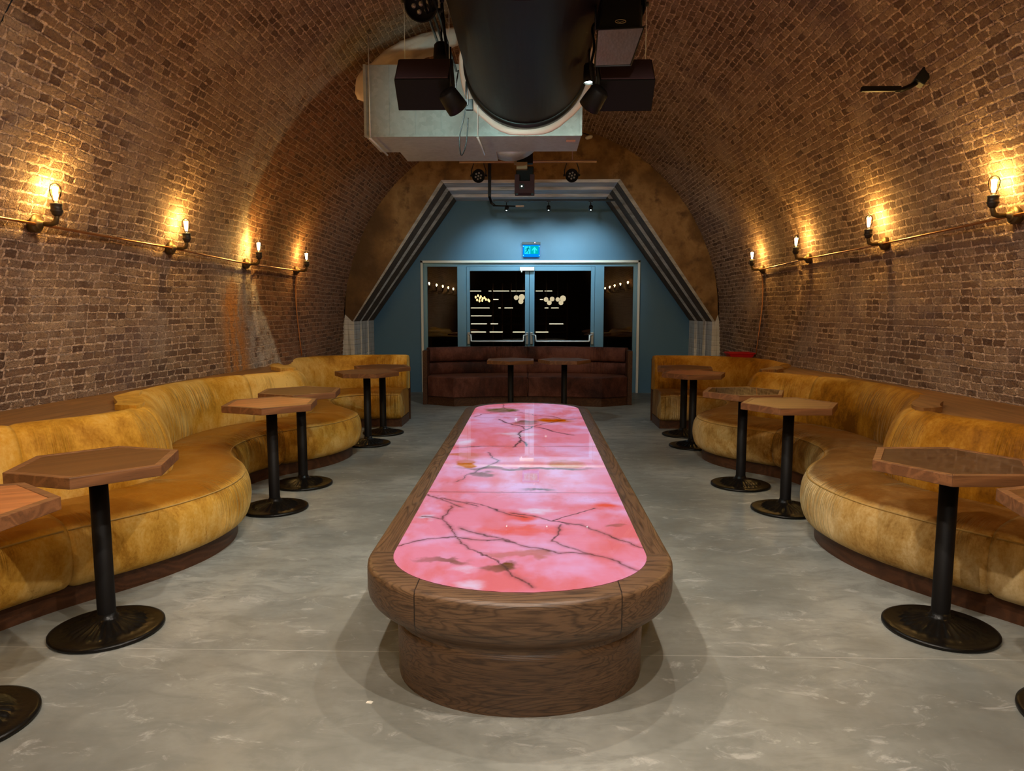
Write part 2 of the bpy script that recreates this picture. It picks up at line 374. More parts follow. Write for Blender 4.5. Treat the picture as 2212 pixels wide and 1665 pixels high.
def vault_part(name, pieces):
    V=[];Fc=[];UV=[];mi=[]
    for (y0,y1,s0,s1,side,step,mat) in pieces:
        ny=max(2,int((y1-y0)/step)); ns=max(2,int((s1-s0)/step)); off=len(V)
        for i in range(ny+1):
            Y=y0+(y1-y0)*i/ny
            for k in range(ns+1):
                s=s0+(s1-s0)*k/ns; x,z=profile_pt(Y,s,side); V.append((x,Y,z)); UV.append((Y+(0 if side<0 else 7.03),s))
        for i in range(ny):
            for k in range(ns):
                a=off+i*(ns+1)+k; b=a+1; c=b+ns+1; d=a+ns+1
                Fc.append((a,b,c,d) if side>0 else (a,d,c,b)); mi.append(mat)
    # faces must look inwards
    o=rawmesh(name,V,Fc,[M['brick'],M['brick_far']],smooth=True,mi=mi,uv=UV)
    p=o.data.polygons[0]; c=p.center; n=p.normal
    if n.x*(XC-c.x)+n.z*(1.5-c.z)<0: o.data.flip_normals()
    return tag(o,kind='structure')
FY0=3.4; FY1=11.0; ST_=.0155
vault_part('wall_left',[(FY0,FY1,0,SC,-1,ST_,0),(-12,FY0,0,SC,-1,.08,1)])
vault_part('wall_right',[(FY0,FY1,0,SC,1,ST_,0),(-12,FY0,0,SC,1,.08,1)])
vault_part('ceiling',[(FY0,FY1,SC,ST,-1,ST_,0),(FY0,FY1,SC,ST,1,ST_,0),(-12,FY0,SC,ST,-1,.08,1),(-12,FY0,SC,ST,1,.08,1)])
b=MB(); b.box((-3.4,-12.2,-.1),(3.4,12.4,0)); tag(b.build('floor',M['floor']),kind='structure')
b=MB(); b.box((-3.5,-12.2,0),(3.5,-12,4.5)); tag(b.build('wall_front',M['lobby']),kind='structure')
# end wall of old plaster round the stepped reveal
RP=[dict(Y=12.2,hl=2.71,hr=2.68,tl=1.27,tr=1.22,z=3.24),dict(Y=11.8,hl=2.732,hr=2.722,tl=1.305,tr=1.255,z=3.285),
    dict(Y=11.4,hl=2.755,hr=2.765,tl=1.34,tr=1.29,z=3.33),dict(Y=11.0,hl=2.78,hr=2.81,tl=1.375,tr=1.33,z=3.375)]
def outline(k):
    r=RP[k]; return [(-r['hl'],0),(-r['hl'],1.24),(-r['tl'],r['z']),(r['tr'],r['z']),(r['hr'],1.24),(r['hr'],0)]
def plaster_wall():
    V=[];Fc=[]; inner=[]; o3=outline(3)
    arch=[]
    for k in range(49):
        a=PI-PI*k/48; arch.append((XC+2.87*math.cos(a),1.35+2.87*math.sin(a)))
    arch=[(XC-2.98,0),(XC-2.98,.8)]+arch+[(XC+2.98,.8),(XC+2.98,0)]
    def samp(P,n):
        P=np.array(P); s=np.r_[0,np.cumsum(np.hypot(*np.diff(P,axis=0).T))]; u=np.linspace(0,s[-1],n); return np.c_[np.interp(u,s,P[:,0]),np.interp(u,s,P[:,1])]
    # pair each inner point with the arch in matching order
    segs=[(o3[0:2],arch[0:3]),(o3[1:3],arch[2:20]),(o3[2:4],arch[19:34]),(o3[3:5],arch[33:51]),(o3[4:6],arch[50:53])]
    mi=[]
    for I,A in segs:
        a=samp(I,13); c=samp(A,13); off=len(V)
        for p,q in zip(a,c): V+= [(p[0],11.0,p[1]),(q[0],11.0,q[1]),(p[0],11.06,p[1]),(q[0],11.06,q[1])]
        for i in range(12):
            k=off+4*i; Fc.append((k,k+4,k+5,k+1)); Fc.append((k+2,k+3,k+7,k+6)); mi+=[1 if (I is segs[0][0] or I is segs[4][0]) else 0]*2
    return tag(rawmesh('wall_end',V,Fc,[M['plaster'],M['jamb']],mi=mi),kind='structure')
plaster_wall()
for k in range(3):
    a=outline(k); r0=RP[k]; c=outline(k+1); y1=RP[k]['Y']; y0=RP[k+1]['Y']; V=[];Fc=[];mi=[]
    # soffit of this step runs from its lip back to the deeper one
    th=.05
    A=[(p[0],y0+.0,p[1]) for p in a]; B_=[(p[0],y1,p[1]) for p in a]
    # lip face in front, up to the next wider outline
    Cc=[(p[0],y0,p[1]) for p in c]
    V=A+B_+Cc
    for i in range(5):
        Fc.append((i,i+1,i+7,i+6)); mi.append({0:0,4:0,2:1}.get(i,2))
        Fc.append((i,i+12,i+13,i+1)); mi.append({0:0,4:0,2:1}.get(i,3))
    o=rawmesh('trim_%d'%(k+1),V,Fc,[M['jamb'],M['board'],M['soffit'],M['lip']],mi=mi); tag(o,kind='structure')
# wall painted blue with the opening for the doors
DX0,DX1,DZ=-1.89,1.83,2.25
b=MB(); T=Matrix(((1,0,0,0),(0,0,-1,0),(0,1,0,0),(0,0,0,1)))   # xy polygon -> xz wall
def wallpoly(mb,P,y0,y1): mb.prism(P,-y1,-y0,T)
wallpoly(b,[(-2.71,0),(DX0,0),(DX0,DZ),(-1.99,DZ),(-2.71,1.24)],12.2,12.32)
wallpoly(b,[(-1.99,DZ),(1.94,DZ),(1.22,3.24),(-1.27,3.24)],12.2,12.32)
wallpoly(b,[(DX1,0),(2.68,0),(2.68,1.24),(1.94,DZ),(DX1,DZ)],12.2,12.32)
tag(b.build('wall_back',M['blue']),kind='structure')
b=MB()
b.box((DX0,12.17,0),(DX0+.04,12.3,DZ)); b.box((DX1-.04,12.17,0),(DX1,12.3,DZ)); b.box((DX0,12.17,DZ-.04),(DX1,12.3,DZ))
tag(b.build('trim_4',M['trim'],bevel=.004),kind='structure')
# glazed screen: two sidelights and two door leaves
b=MB(); YF0,YF1=12.22,12.29
b.box((DX0+.04,YF0+.02,DZ-.10),(DX1-.04,YF1,DZ-.04))
for x0,x1 in [(-1.27,-1.115),(1.075,1.23)]: b.box((x0,YF0,0),(x1,YF1,DZ-.10))
tag(b.build('trim_5',M['blueframe'],bevel=.004),kind='structure')
for nm,x0,x1,L in (('window_1',DX0+.04,-1.27,-1),('window_2',1.23,DX1-.04,1)):
    r=bpy.data.objects.new(nm,None); link(r); r['kind']='structure'; r.location=(0,12.25,0)
    b=MB(); xa,xb=(x0+.065,x1) if L<0 else (x0,x1-.065)
    z1=DZ-.10
    if L<0: b.box((x0,-.03,0),(xa,.03,z1))
    else: b.box((xb,-.03,0),(x1,.03,z1))
    b.box((xa,-.03,0),(xb,.03,.09)); b.build('window_frame',M['blueframe'],r,.003)
    b=MB(); b.box((xa,-.004,.09),(xb,.004,z1)); b.build('pane',M['pane'],r)
for nm,x0,x1,hs in (('door_1',-1.11,-.042,-1),('door_2',-.036,1.07,1)):
    r=bpy.data.objects.new(nm,None); link(r); r['kind']='structure'; r.location=(0,12.24,0)
    z1=2.145; b=MB(); si=.085 if hs<0 else .085; wl=.055 if hs<0 else .085; wr=.07 if hs<0 else .062
    b.box((x0,-.03,.01),(x0+wl,.03,z1)); b.box((x1-wr,-.03,.01),(x1,.03,z1)); b.box((x0+wl,-.03,z1-.07),(x1-wr,.03,z1)); b.box((x0+wl,-.03,.01),(x1-wr,.03,.16))
    b.build('door_frame',M['blueframe'],r,.003)
    b=MB(); b.box((x0+wl,-.005,.16),(x1-wr,.005,z1-.07)); b.build('pane',M['pane'],r)
    # panic bar with its two end housings
    bar=MB(); xa,xb=x0+wl+.02,x1-wr-.02
    bar.tube([(x0+.04,-.06,.99),(x0+.075,-.10,.99),(xa,-.11,.985),(xa+.005,-.12,.89),(xa+.02,-.12,.885),(xb-.02,-.12,.885),(xb-.005,-.12,.89),(xb,-.11,.985),(x1-.055,-.10,.99),(x1-.03,-.06,.99)],.013,10)
    pb=bar.build('push_bar',M['chrome'],r); pb['label']='chrome push bar'
    h=MB()
    for x in (x0+.035,x1-.035): h.box((x-.024,-.07,.83),(x+.024,-.03,1.04))
    h.build('latch_housing',plain('satin_steel_'+nm,(.42,.45,.46),.35,.8),r,.006)
# door closer
b=MB(); b.box((-.20,12.12,2.075),(.045,12.21,2.135)); b.tube([(-.17,12.13,2.07),(-.17,12.10,2.05)],.012)
tag(b.build('door_closer',M['trim'],bevel=.006),'cream box door closer at the top where the two glass doors meet','door closer')
# lobby seen through the glass
b=MB(); b.box((-5,27,0),(5,27.1,4)); b.box((-5,12.4,4),(5,27,4.1)); tag(b.build('wall_lobby',M['lobbyd']),kind='structure')
b=MB(); b.box((-5.1,12.4,0),(-5,27,4)); b.box((5,12.4,0),(5.1,27,4)); b.box((-5,12.35,0),(-2.71,12.4,4)); b.box((2.7,12.35,0),(5,12.4,4)); tag(b.build('wall_lobby_side',M['lobbyd']),kind='structure')
b=MB(); b.box((-5,12.4,-.1),(5,27,0)); tag(b.build('floor_lobby',M['lobbyd']),kind='structure')

# ------------------------------------------------------------------ banquettes
def sweep(name, path, N, prof, mat, parent, pinch=(0,0), smooth=True):
    n=len(path); m=len(prof); prof=np.array(prof); cen=prof.mean(0)
    s=np.r_[0,np.cumsum(np.linalg.norm(np.diff(path,axis=0),axis=1))]
    pl=np.r_[0,np.cumsum(np.linalg.norm(np.diff(prof,axis=0),axis=1))]
    V=[];Fc=[];UV=[]
    for i in range(n):
        k=1.0
        if pinch[0]: k-=pinch[0]*math.exp(-(s[i]/.014))
        if pinch[1]: k-=pinch[1]*math.exp(-((s[-1]-s[i])/.014))
        for j in range(m):
            d=cen[0]+(prof[j,0]-cen[0])*k; z=cen[1]+(prof[j,1]-cen[1])*k
            V.append((path[i,0]+N[i,0]*d, path[i,1]+N[i,1]*d, z)); UV.append((s[i],pl[j]))
    for i in range(n-1):
        for j in range(m):
            j2=(j+1)%m; Fc.append((i*m+j,i*m+j2,(i+1)*m+j2,(i+1)*m+j))
    Fc.append(tuple(range(m))); Fc.append(tuple((n-1)*m+j for j in range(m-1,-1,-1)))
    o=rawmesh(name,V,Fc,mat,parent,smooth=smooth,uv=UV)
    bm=bmesh.new(); bm.from_mesh(o.data); bmesh.ops.recalc_face_normals(bm,faces=bm.faces); 
    for f in bm.faces:
        if len(f.verts)>8: f.smooth=False
    bm.to_mesh(o.data); bm.free()
    return o
def smoothprof(P,n=40):
    P=[np.array(p) for p in P]; c=catmull([(*p,) for p in P],.02); return [tuple(p) for p in c]
SEAT=smoothprof([(.06,.10),(.018,.125),(-.008,.18),(-.020,.26),(-.012,.34),(.010,.388),(.045,.418),(.12,.440),(.25,.450),(.42,.447),(.56,.43)])+[(.60,.40),(.60,.10)]
BACK=smoothprof([(.455,.40),(.437,.47),(.440,.56),(.458,.66),(.488,.745),(.522,.805),(.565,.842),(.61,.852),(.655,.842),(.685,.81),(.70,.75)])+[(.70,.40)]
def normals(path, side):
    t=np.gradient(path,axis=0); t/=np.linalg.norm(t,axis=1)[:,None]
    return np.c_[-t[:,1],t[:,0]]*(1 if side<0 else -1)
def banquette(side, P, breaks, humps, mat, label):
    root=thing('curved_banquette',label,'banquette',(side*2.2,5.0,0))
    off=np.array([side*2.2,5.0])
    path=catmull(P,.022); g=np.exp(-.5*(np.arange(-16,17)*.022/.11)**2); g/=g.sum(); pad=np.r_[2*path[0]-path[16:0:-1],path,2*path[-1]-path[-2:-18:-1]]
    path=np.c_[np.convolve(pad[:,0],g,'valid'),np.convolve(pad[:,1],g,'valid')]-off; N=normals(path,side); n=len(path)
    idx=[int(round(np.interp(b_,np.arange(len(P))/(len(P)-1),[0,1])*0)) for b_ in []]
    def at(y): return int(np.argmin(np.abs((path[:,1]+off[1])-y)))
    bi=[0]+[at(y) for y in breaks]+[n-1]
    hi=[at(y) for y in humps]
    # plinth
    sweep('plinth',path,N,[(.075,0),(.075,.105),(.60,.105),(.60,0)],M['plinth'],root,smooth=False)
    for a,c in zip(bi[:-1],bi[1:]):
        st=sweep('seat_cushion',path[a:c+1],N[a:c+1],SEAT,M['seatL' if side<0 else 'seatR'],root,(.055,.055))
        mb=MB(); seg=range(a,c+1,2)
        mb.tube([(path[i,0]+N[i,0]*.016,path[i,1]+N[i,1]*.016,.398) for i in seg],.0045,6)
        mb.build('piping',M['velpipe'],st)
    cuts=sorted(set([0,n-1]+bi+hi))
    for a,c in zip(cuts[:-1],cuts[1:]):
        sweep('backrest',path[a:c+1],N[a:c+1],BACK,mat,root,(.05,.05) )
    # raised crest cap whose rounded tip curls over the next booth's ledge
    for h in hi:
        e=min(n-1,h+42); h0=max(0,h-8)
        pts=[]
        for i in range(h0,e): pts.append(path[i]+N[i]*.585)
        outer=[]
        for i in range(e-1,h0-1,-1):
            u_=min(1,(i-h0)/9); w=.585+.15*math.sqrt(max(.002,1-(1-u_)**2))*min(1,(e-i)/12+.2)
            outer.append(path[i]+N[i]*w)
        poly=[tuple(p) for p in pts+outer]
        mb=MB(); mb.prism(poly,.836,.870); o=mb.build('crest_cap',M['ledge'] if side>0 else mat,root,.013,4)
        bm=bmesh.new(); bm.from_mesh(o.data); bmesh.ops.triangulate(bm,faces=[f for f in bm.faces if len(f.verts)>4]); bm.to_mesh(o.data); bm.free()
    # timber ledge filling the space back to the brickwork
    cre=path+N*.61; yend=path[-1,1]+.70; Ys=np.arange(path[0,1],yend,.03); V=[];Fc=[]
    for y in Ys:
        c_=cre[np.abs(cre[:,1]-y)<.035]
        xi=(c_[:,0].min() if side>0 else c_[:,0].max()) if len(c_) else (path[-1,0] if y>path[-1,1] else cre[0,0])
        if y>path[-1,1]+.60: xi=path[-1,0]+side*.004
        xw=profile_pt(y+off[1],.83,side)[0]+side*.03-off[0]
        V+=[(xi,y,.835),(xw,y,.835),(xi,y,.80),(xw,y,.80)]
    for i in range(len(Ys)-1):
        k=4*i; Fc+=[(k,k+1,k+5,k+4),(k+2,k+6,k+7,k+3),(k,k+4,k+6,k+2)]
    Fc+=[(0,2,3,1),(4*len(Ys)-4,4*len(Ys)-3,4*len(Ys)-1,4*len(Ys)-2)]
    o=rawmesh('ledge',V,Fc,M['ledge'],root)
    bm=bmesh.new(); bm.from_mesh(o.data); bmesh.ops.recalc_face_normals(bm,faces=bm.faces); bm.to_mesh(o.data); bm.free()
    # timber back panel at the free end
    i=n-1; mb=MB(); p0=path[i]+N[i]*.70
    xs=sorted((p0[0],p0[0]+side*.55)); mb.box((xs[0],p0[1]-.01,0),(xs[1],p0[1]+.03,.80))
    mb.build('back_panel',M['plinth'],root)
    return root
LF=[(-2.52,1.5),(-2.52,2.1),(-2.44,2.65),(-2.24,3.15),(-1.97,3.53),(-1.80,3.92),(-1.79,4.32),(-1.93,4.68),(-2.12,4.94),(-2.24,5.2),(-2.27,5.5),(-2.20,5.83),(-2.02,6.07),(-1.82,6.33),(-1.71,6.65),(-1.71,7.0),(-1.92,7.33),(-2.12,7.60),(-2.24,7.88),(-2.31,8.12),(-2.22,8.36),(-2.05,8.49),(-1.82,8.51),(-1.59,8.51)]
RF=[(2.52,1.5),(2.50,2.2),(2.38,2.78),(2.2,3.13),(1.98,3.42),(1.79,3.75),(1.70,4.1),(1.72,4.45),(1.88,4.78),(2.07,5.03),(2.17,5.3),(2.18,5.6),(2.12,5.88),(1.98,6.09),(1.79,6.27),(1.64,6.5),(1.575,6.85),(1.70,7.16),(1.95,7.48),(2.12,7.78),(2.2,8.06),(2.12,8.31),(1.95,8.44),(1.75,8.46),(1.55,8.46)]
banquette(-1,LF,[3.22,5.95,7.9],[4.35,6.85],M['velL'],'long gold velvet banquette curving along the left brick wall on a dark timber plinth')
banquette(1,RF,[3.25,6.0,7.85],[4.30,6.75],M['velR'],'long gold velvet banquette curving along the right brick wall on a dark timber plinth')

# ------------------------------------------------------------------ brown sofa in front of the doors
def brown_sofa():
    root=thing('velvet_sofa','dark brown velvet sofa with timber ends standing in front of the glass doors','sofa',(-.06,10.8,0))
    o=np.array([-.06,10.8])
    def lo(P): return [(p[0]-o[0],p[1]-o[1]) for p in P]
    front=catmull([(-1.14,10.36),(-.6,10.50),(-.05,10.55),(.5,10.50),(1.03,10.36)],.05)
    backc=catmull([(-1.56,10.82),(-1.2,11.02),(-.6,11.14),(-.05,11.17),(.5,11.14),(1.1,11.02),(1.43,10.84)],.03)
    def seatpoly(e): return [(-1.56,10.58+e)]+[(x+(e*.3 if x<0 else -e*.3)*0,y+e) for x,y in front]+[(1.43,10.58+e)]+[tuple(p) for p in backc[::-1]+[0,.10]]
    def prism(name,P,z0,z1,mat,bev):
        mb=MB(); mb.prism(lo(P),z0,z1); ob=mb.build(name,mat,root,bev,4)
        bm=bmesh.new(); bm.from_mesh(ob.data); 
        return ob
    prism('plinth',seatpoly(.03),0,.13,M['plinth'],0)
    P=seatpoly(0)
    # two seat cushions meeting at the centre seam
    fr=[p for p in P]
    L=[(-1.56,10.58)]+[tuple(p) for p in front if p[0]<-.06]+[(-.06,10.555),(-.06,11.25)]+[tuple(p+[0,.10]) for p in backc[::-1] if p[0]<-.06]
    Rr=[(-.05,10.555)]+[tuple(p) for p in front if p[0]>-.05]+[(1.43,10.58)]+[tuple(p+[0,.10]) for p in backc[::-1] if p[0]>-.05]+[(-.05,11.25)]
    for Q in (L,Rr): 
        s=prism('seat_cushion',Q,.13,.43,M['brown'],.03)
    path=backc-o; N=normals(path,-1)
    def roll(z0,z1,d): 
        zc=(z0+z1)/2; h=(z1-z0)/2
        return [(d-.05*math.cos(a)**.7 if math.cos(a)>0 else d, zc+h*math.sin(a)) for a in np.linspace(-PI/2,PI/2,11)]+[(d+.08,z1),(d+.08,z0)]
    k=int(np.argmin(abs(path[:,0]-.005)))
    for a,c in ((0,k),(k,len(path)-1)):
        sweep('backrest',path[a:c+1],N[a:c+1],roll(.42,.615,.06),M['brown'],root,(.03,.03))
        sweep('top_roll',path[a:c+1],N[a:c+1],roll(.625,.845,.03),M['brown'],root,(.03,.03))
    for x0,x1 in ((-1.635,-1.565),(1.435,1.505)):
        mb=MB(); mb.box((x0-o[0],10.60-o[1],0),(x1-o[0],11.16-o[1],.815)); mb.build('side_panel',M['plinth'],root,.006)
    mb=MB(); pth=[tuple(p) for p in backc+[0,.13]]; pp=[tuple(p) for p in (backc+[0,.17])[::-1]]
    mb.prism(lo(pth+pp),0,.80); mb.build('back_panel',M['plinth'],root)
    mb=MB(); mb.tube([(0,10.53-o[1],.40),(.004,10.525-o[1],.28),(0,10.535-o[1],.15)],.006,6); mb.build('seam_welt',M['brown'],root)
brown_sofa()

# ------------------------------------------------------------------ hexagonal tables
def make_table():
    root=thing('hexagonal_table','x','table')
    R_=.345; hexp=lambda r:[(r*math.cos(PI/3*k),r*math.sin(PI/3*k)) for k in range(6)]
    mb=MB()
    for k in range(6):
        a,b2=hexp(R_)[k],hexp(R_)[(k+1)%6]; c,d=hexp(R_-.038)[(k+1)%6],hexp(R_-.038)[k]
        mb.prism([a,b2,c,d],.735,.782)
    mb.build('edge_band',M['band'],root,.0025)
    mb=MB(); mb.prism(hexp(R_-.0385),.738,.7805); mb.build('table_top',M['veneer'],root,.001)
    mb=MB(); mb.cbox((0,0,.729),(.22,.05,.012)); mb.cbox((0,0,.7285),(.05,.22,.013)); mb.build('mounting_bracket',M['black'],root)
    mb=MB(); mb.lathe([(.039,.045),(.038,.06),(.038,.722)],24); mb.build('pole',M['blackmatte'],root)
    # round cast base with fluted dome
    n=96; prof=[(.228,0),(.236,.006),(.235,.016),(.222,.021),(.200,.020),(.165,.0215),(.150,.026),(.142,.030),(.11,.040),(.075,.052),(.055,.060),(.044,.068),(.040,.085)]
    V=[];Fc=[]
    for r,z in prof:
        for k in range(n):
            a=2*PI*k/n; dz=0
            if .06<r<.16: dz=.0085*max(0,math.cos(a*24))**2*(1.2 if .12<r<.152 else .6)
            V.append((r*math.cos(a),r*math.sin(a),z+dz))
    m=len(prof)
    for i in range(m-1):
        for k in range(n): k2=(k+1)%n; Fc.append((i*n+k,i*n+k2,(i+1)*n+k2,(i+1)*n+k))
    Fc.append(tuple(range(n-1,-1,-1))); Fc.append(tuple((m-1)*n+k for k in range(n)))
    rawmesh('base',V,Fc,M['iron'],root,smooth=True)
    return root
def copy_tree(o,parent=None):
    c=o.copy(); C.objects.link(c); c.parent=parent
    if parent is not None: c.matrix_parent_inverse=o.matrix_parent_inverse
    for ch in list(o.children): copy_tree(ch,c)
    return c
TB=[(-1.99,2.29,24,'hexagonal table nearest the camera on the left, cut off by the picture edge'),
 (-1.915,3.03,45.6,'hexagonal table with a plain dark brown top in front of the near left seat'),
 (-1.86,4.99,40,'orange-brown hexagonal table, front one of the pair at the middle left'),
 (-1.88,5.70,39,'darker hexagonal table behind the orange one at the middle of the left banquette'),
 (-1.745,7.46,59,'hexagonal table past the second round left seat, nearer of the far left pair'),
 (-1.72,8.12,50,'farthest hexagonal table on the left, before the end booth near the blue wall'),
 (1.99,2.41,18,'hexagonal table nearest the camera on the right, only its left corner in view'),
 (1.855,3.14,1.2,'hexagonal table on the near right whose glossy top mirrors the brick wall'),
 (1.83,5.05,1.5,'matt tan hexagonal table, front one of the pair at the middle right'),
 (1.72,5.77,8.5,'shiny dark hexagonal table just behind the matt tan one on the right'),
 (1.69,7.42,8.9,'orange-topped hexagonal table at the far right booth, nearer of that pair'),
 (1.74,8.10,19.3,'farthest hexagonal table on the right, dark top, half hidden behind the orange one'),
 (-.27,9.25,30,'hexagonal table in front of the brown sofa, left one of two'),
 (.43,9.28,55,'hexagonal table in front of the brown sofa, right one of two')]
proto=make_table()
for i,(x,y,r,lab) in enumerate(TB):
    o=proto if i==0 else copy_tree(proto)
    o.location=(x,y,0); o.rotation_euler=(0,0,math.radians(r)); tag(o,lab,'table','hexagonal pedestal tables')
# three table tops are visibly more orange, one is polished like a mirror
M['veneer_orange']=wood('orange_veneer',(.50,.19,.055),(.38,.13,.04),(.22,.075,.025),.9,'X',.38,coat=.1)
M['veneer_gloss']=wood('polished_veneer',(.10,.042,.009),(.08,.032,.007),(.05,.02,.005),.9,'X',.3,coat=1.)
M['veneer_tan']=wood('tan_veneer',(.30,.145,.05),(.22,.10,.035),(.13,.055,.02),.9,'X',.4,coat=.05)
tabs=[o for o in bpy.data.objects if o.name.startswith('hexagonal_table')]
for o in tabs:
    i=min(range(len(TB)),key=lambda k:(TB[k][0]-o.location.x)**2+(TB[k][1]-o.location.y)**2)
    mm={0:'veneer_orange',2:'veneer_orange',7:'veneer_gloss',8:'veneer_tan',9:'veneer_gloss',10:'veneer_orange',4:'veneer_tan'}.get(i)
    if mm:
        for ch in o.children:
            if ch.name.startswith('table_top'): ch.data=ch.data.copy(); ch.data.materials[0]=M[mm]

# ------------------------------------------------------------------ long illuminated table
VEINS=[[(-0.54, 3.66), (-0.47, 3.57), (-0.4, 3.48), (-0.35, 3.42)], [(-0.47, 3.59), (-0.35, 3.5), (-0.27, 3.43)], [(-0.34, 3.51), (-0.25, 3.46), (-0.17, 3.37), (-0.11, 3.31), (-0.01, 3.25)], [(-0.08, 3.32), (0.01, 3.28), (0.07, 3.23), (0.12, 3.21), (0.18, 3.16)], [(0.1, 3.22), (0.15, 3.27), (0.25, 3.35), (0.31, 3.41)], [(0.12, 3.21), (0.23, 3.15), (0.28, 3.07), (0.35, 2.98), (0.42, 2.88), (0.47, 2.83)], [(0.14, 3.16), (0.13, 3.11), (0.12, 3.02), (0.11, 2.95), (0.09, 2.92), (0.12, 2.88), (0.18, 2.82), (0.23, 2.76), (0.3, 2.71), (0.36, 2.64), (0.4, 2.6)], [(0.23, 2.76), (0.2, 2.77), (0.12, 2.76), (0.08, 2.79), (0.03, 2.83), (-0.02, 2.85), (-0.06, 2.88), (-0.11, 2.93), (-0.17, 2.97), (-0.22, 3.01), (-0.28, 3.05), (-0.32, 3.08)], [(-0.4, 3.44), (-0.41, 3.35), (-0.42, 3.26), (-0.41, 3.2), (-0.38, 3.12), (-0.34, 3.04), (-0.32, 2.97), (-0.27, 2.87), (-0.24, 2.81), (-0.21, 2.78), (-0.16, 2.71), (-0.1, 2.64), (-0.08, 2.58), (-0.06, 2.51), (-0.02, 2.46), (-0.0, 2.42)], [(-0.53, 3.25), (-0.47, 3.24), (-0.41, 3.2)], [(-0.55, 2.84), (-0.5, 2.89), (-0.43, 2.92), (-0.38, 2.95), (-0.32, 2.97), (-0.24, 2.93), (-0.16, 2.91), (-0.11, 2.91), (-0.06, 2.88)], [(-0.31, 7.37), (-0.29, 7.06), (-0.27, 6.91), (-0.17, 6.7), (-0.04, 6.54), (0.08, 6.43), (0.2, 6.38), (0.26, 6.27)], [(-0.51, 6.35), (-0.45, 6.5), (-0.36, 6.61), (-0.21, 6.67)], [(-0.29, 6.21), (-0.25, 6.07), (-0.15, 5.93), (-0.06, 5.85), (0.02, 5.84), (0.1, 5.76), (0.16, 5.64), (0.25, 5.52), (0.34, 5.44)], [(0.02, 5.84), (0.09, 5.94), (0.17, 6.03), (0.25, 6.16), (0.39, 6.26)], [(0.02, 5.85), (-0.03, 5.7), (-0.08, 5.59), (-0.1, 5.45), (-0.08, 5.36), (-0.08, 5.21), (-0.1, 5.07), (-0.12, 4.96)], [(-0.08, 5.21), (-0.05, 5.09), (-0.03, 4.98)], [(-0.07, 5.87), (-0.05, 5.69)], [(-0.29, 4.75), (-0.26, 4.58), (-0.21, 4.5), (-0.23, 4.43), (-0.31, 4.27), (-0.34, 4.17), (-0.38, 4.09), (-0.39, 3.98), (-0.43, 3.92)], [(-0.52, 4.93), (-0.37, 4.97), (-0.19, 4.99)]]
BLOBS=[(0.19, 6.15, 0.16, 0.15, 'o'), (-0.04, 6.05, 0.09, 0.11, 'b'), (-0.3, 6.79, 0.15, 0.15, 'g'), (-0.42, 4.66, 0.12, 0.08, 'o'), (-0.39, 4.42, 0.05, 0.13, 'o'), (-0.03, 4.28, 0.38, 0.04, 'b'), (0.22, 4.41, 0.1, 0.11, 'o'), (-0.29, 4.14, 0.08, 0.06, 'b'), (-0.1, 5.47, 0.15, 0.1, 'w'), (-0.48, 5.1, 0.08, 0.14, 'w'), (0.02, 3.75, 0.11, 0.04, 'k'), (-0.15, 2.63, 0.07, 0.05, 'b'), (-0.36, 2.69, 0.1, 0.03, 'b'), (-0.06, 2.77, 0.13, 0.05, 'n'), (-0.1, 3.27, 0.11, 0.09, 'r'), (0.35, 3.44, 0.12, 0.1, 'r'), (-0.27, 2.62, 0.06, 0.05, 'w'), (-0.21, 2.43, 0.06, 0.06, 'w'), (0.05, 3.36, 0.08, 0.05, 'w'), (-0.48, 3.24, 0.06, 0.04, 'w'), (0.39, 3.14, 0.06, 0.03, 'b'), (-0.05, 3.06, 0.22, 0.08, 'r')]
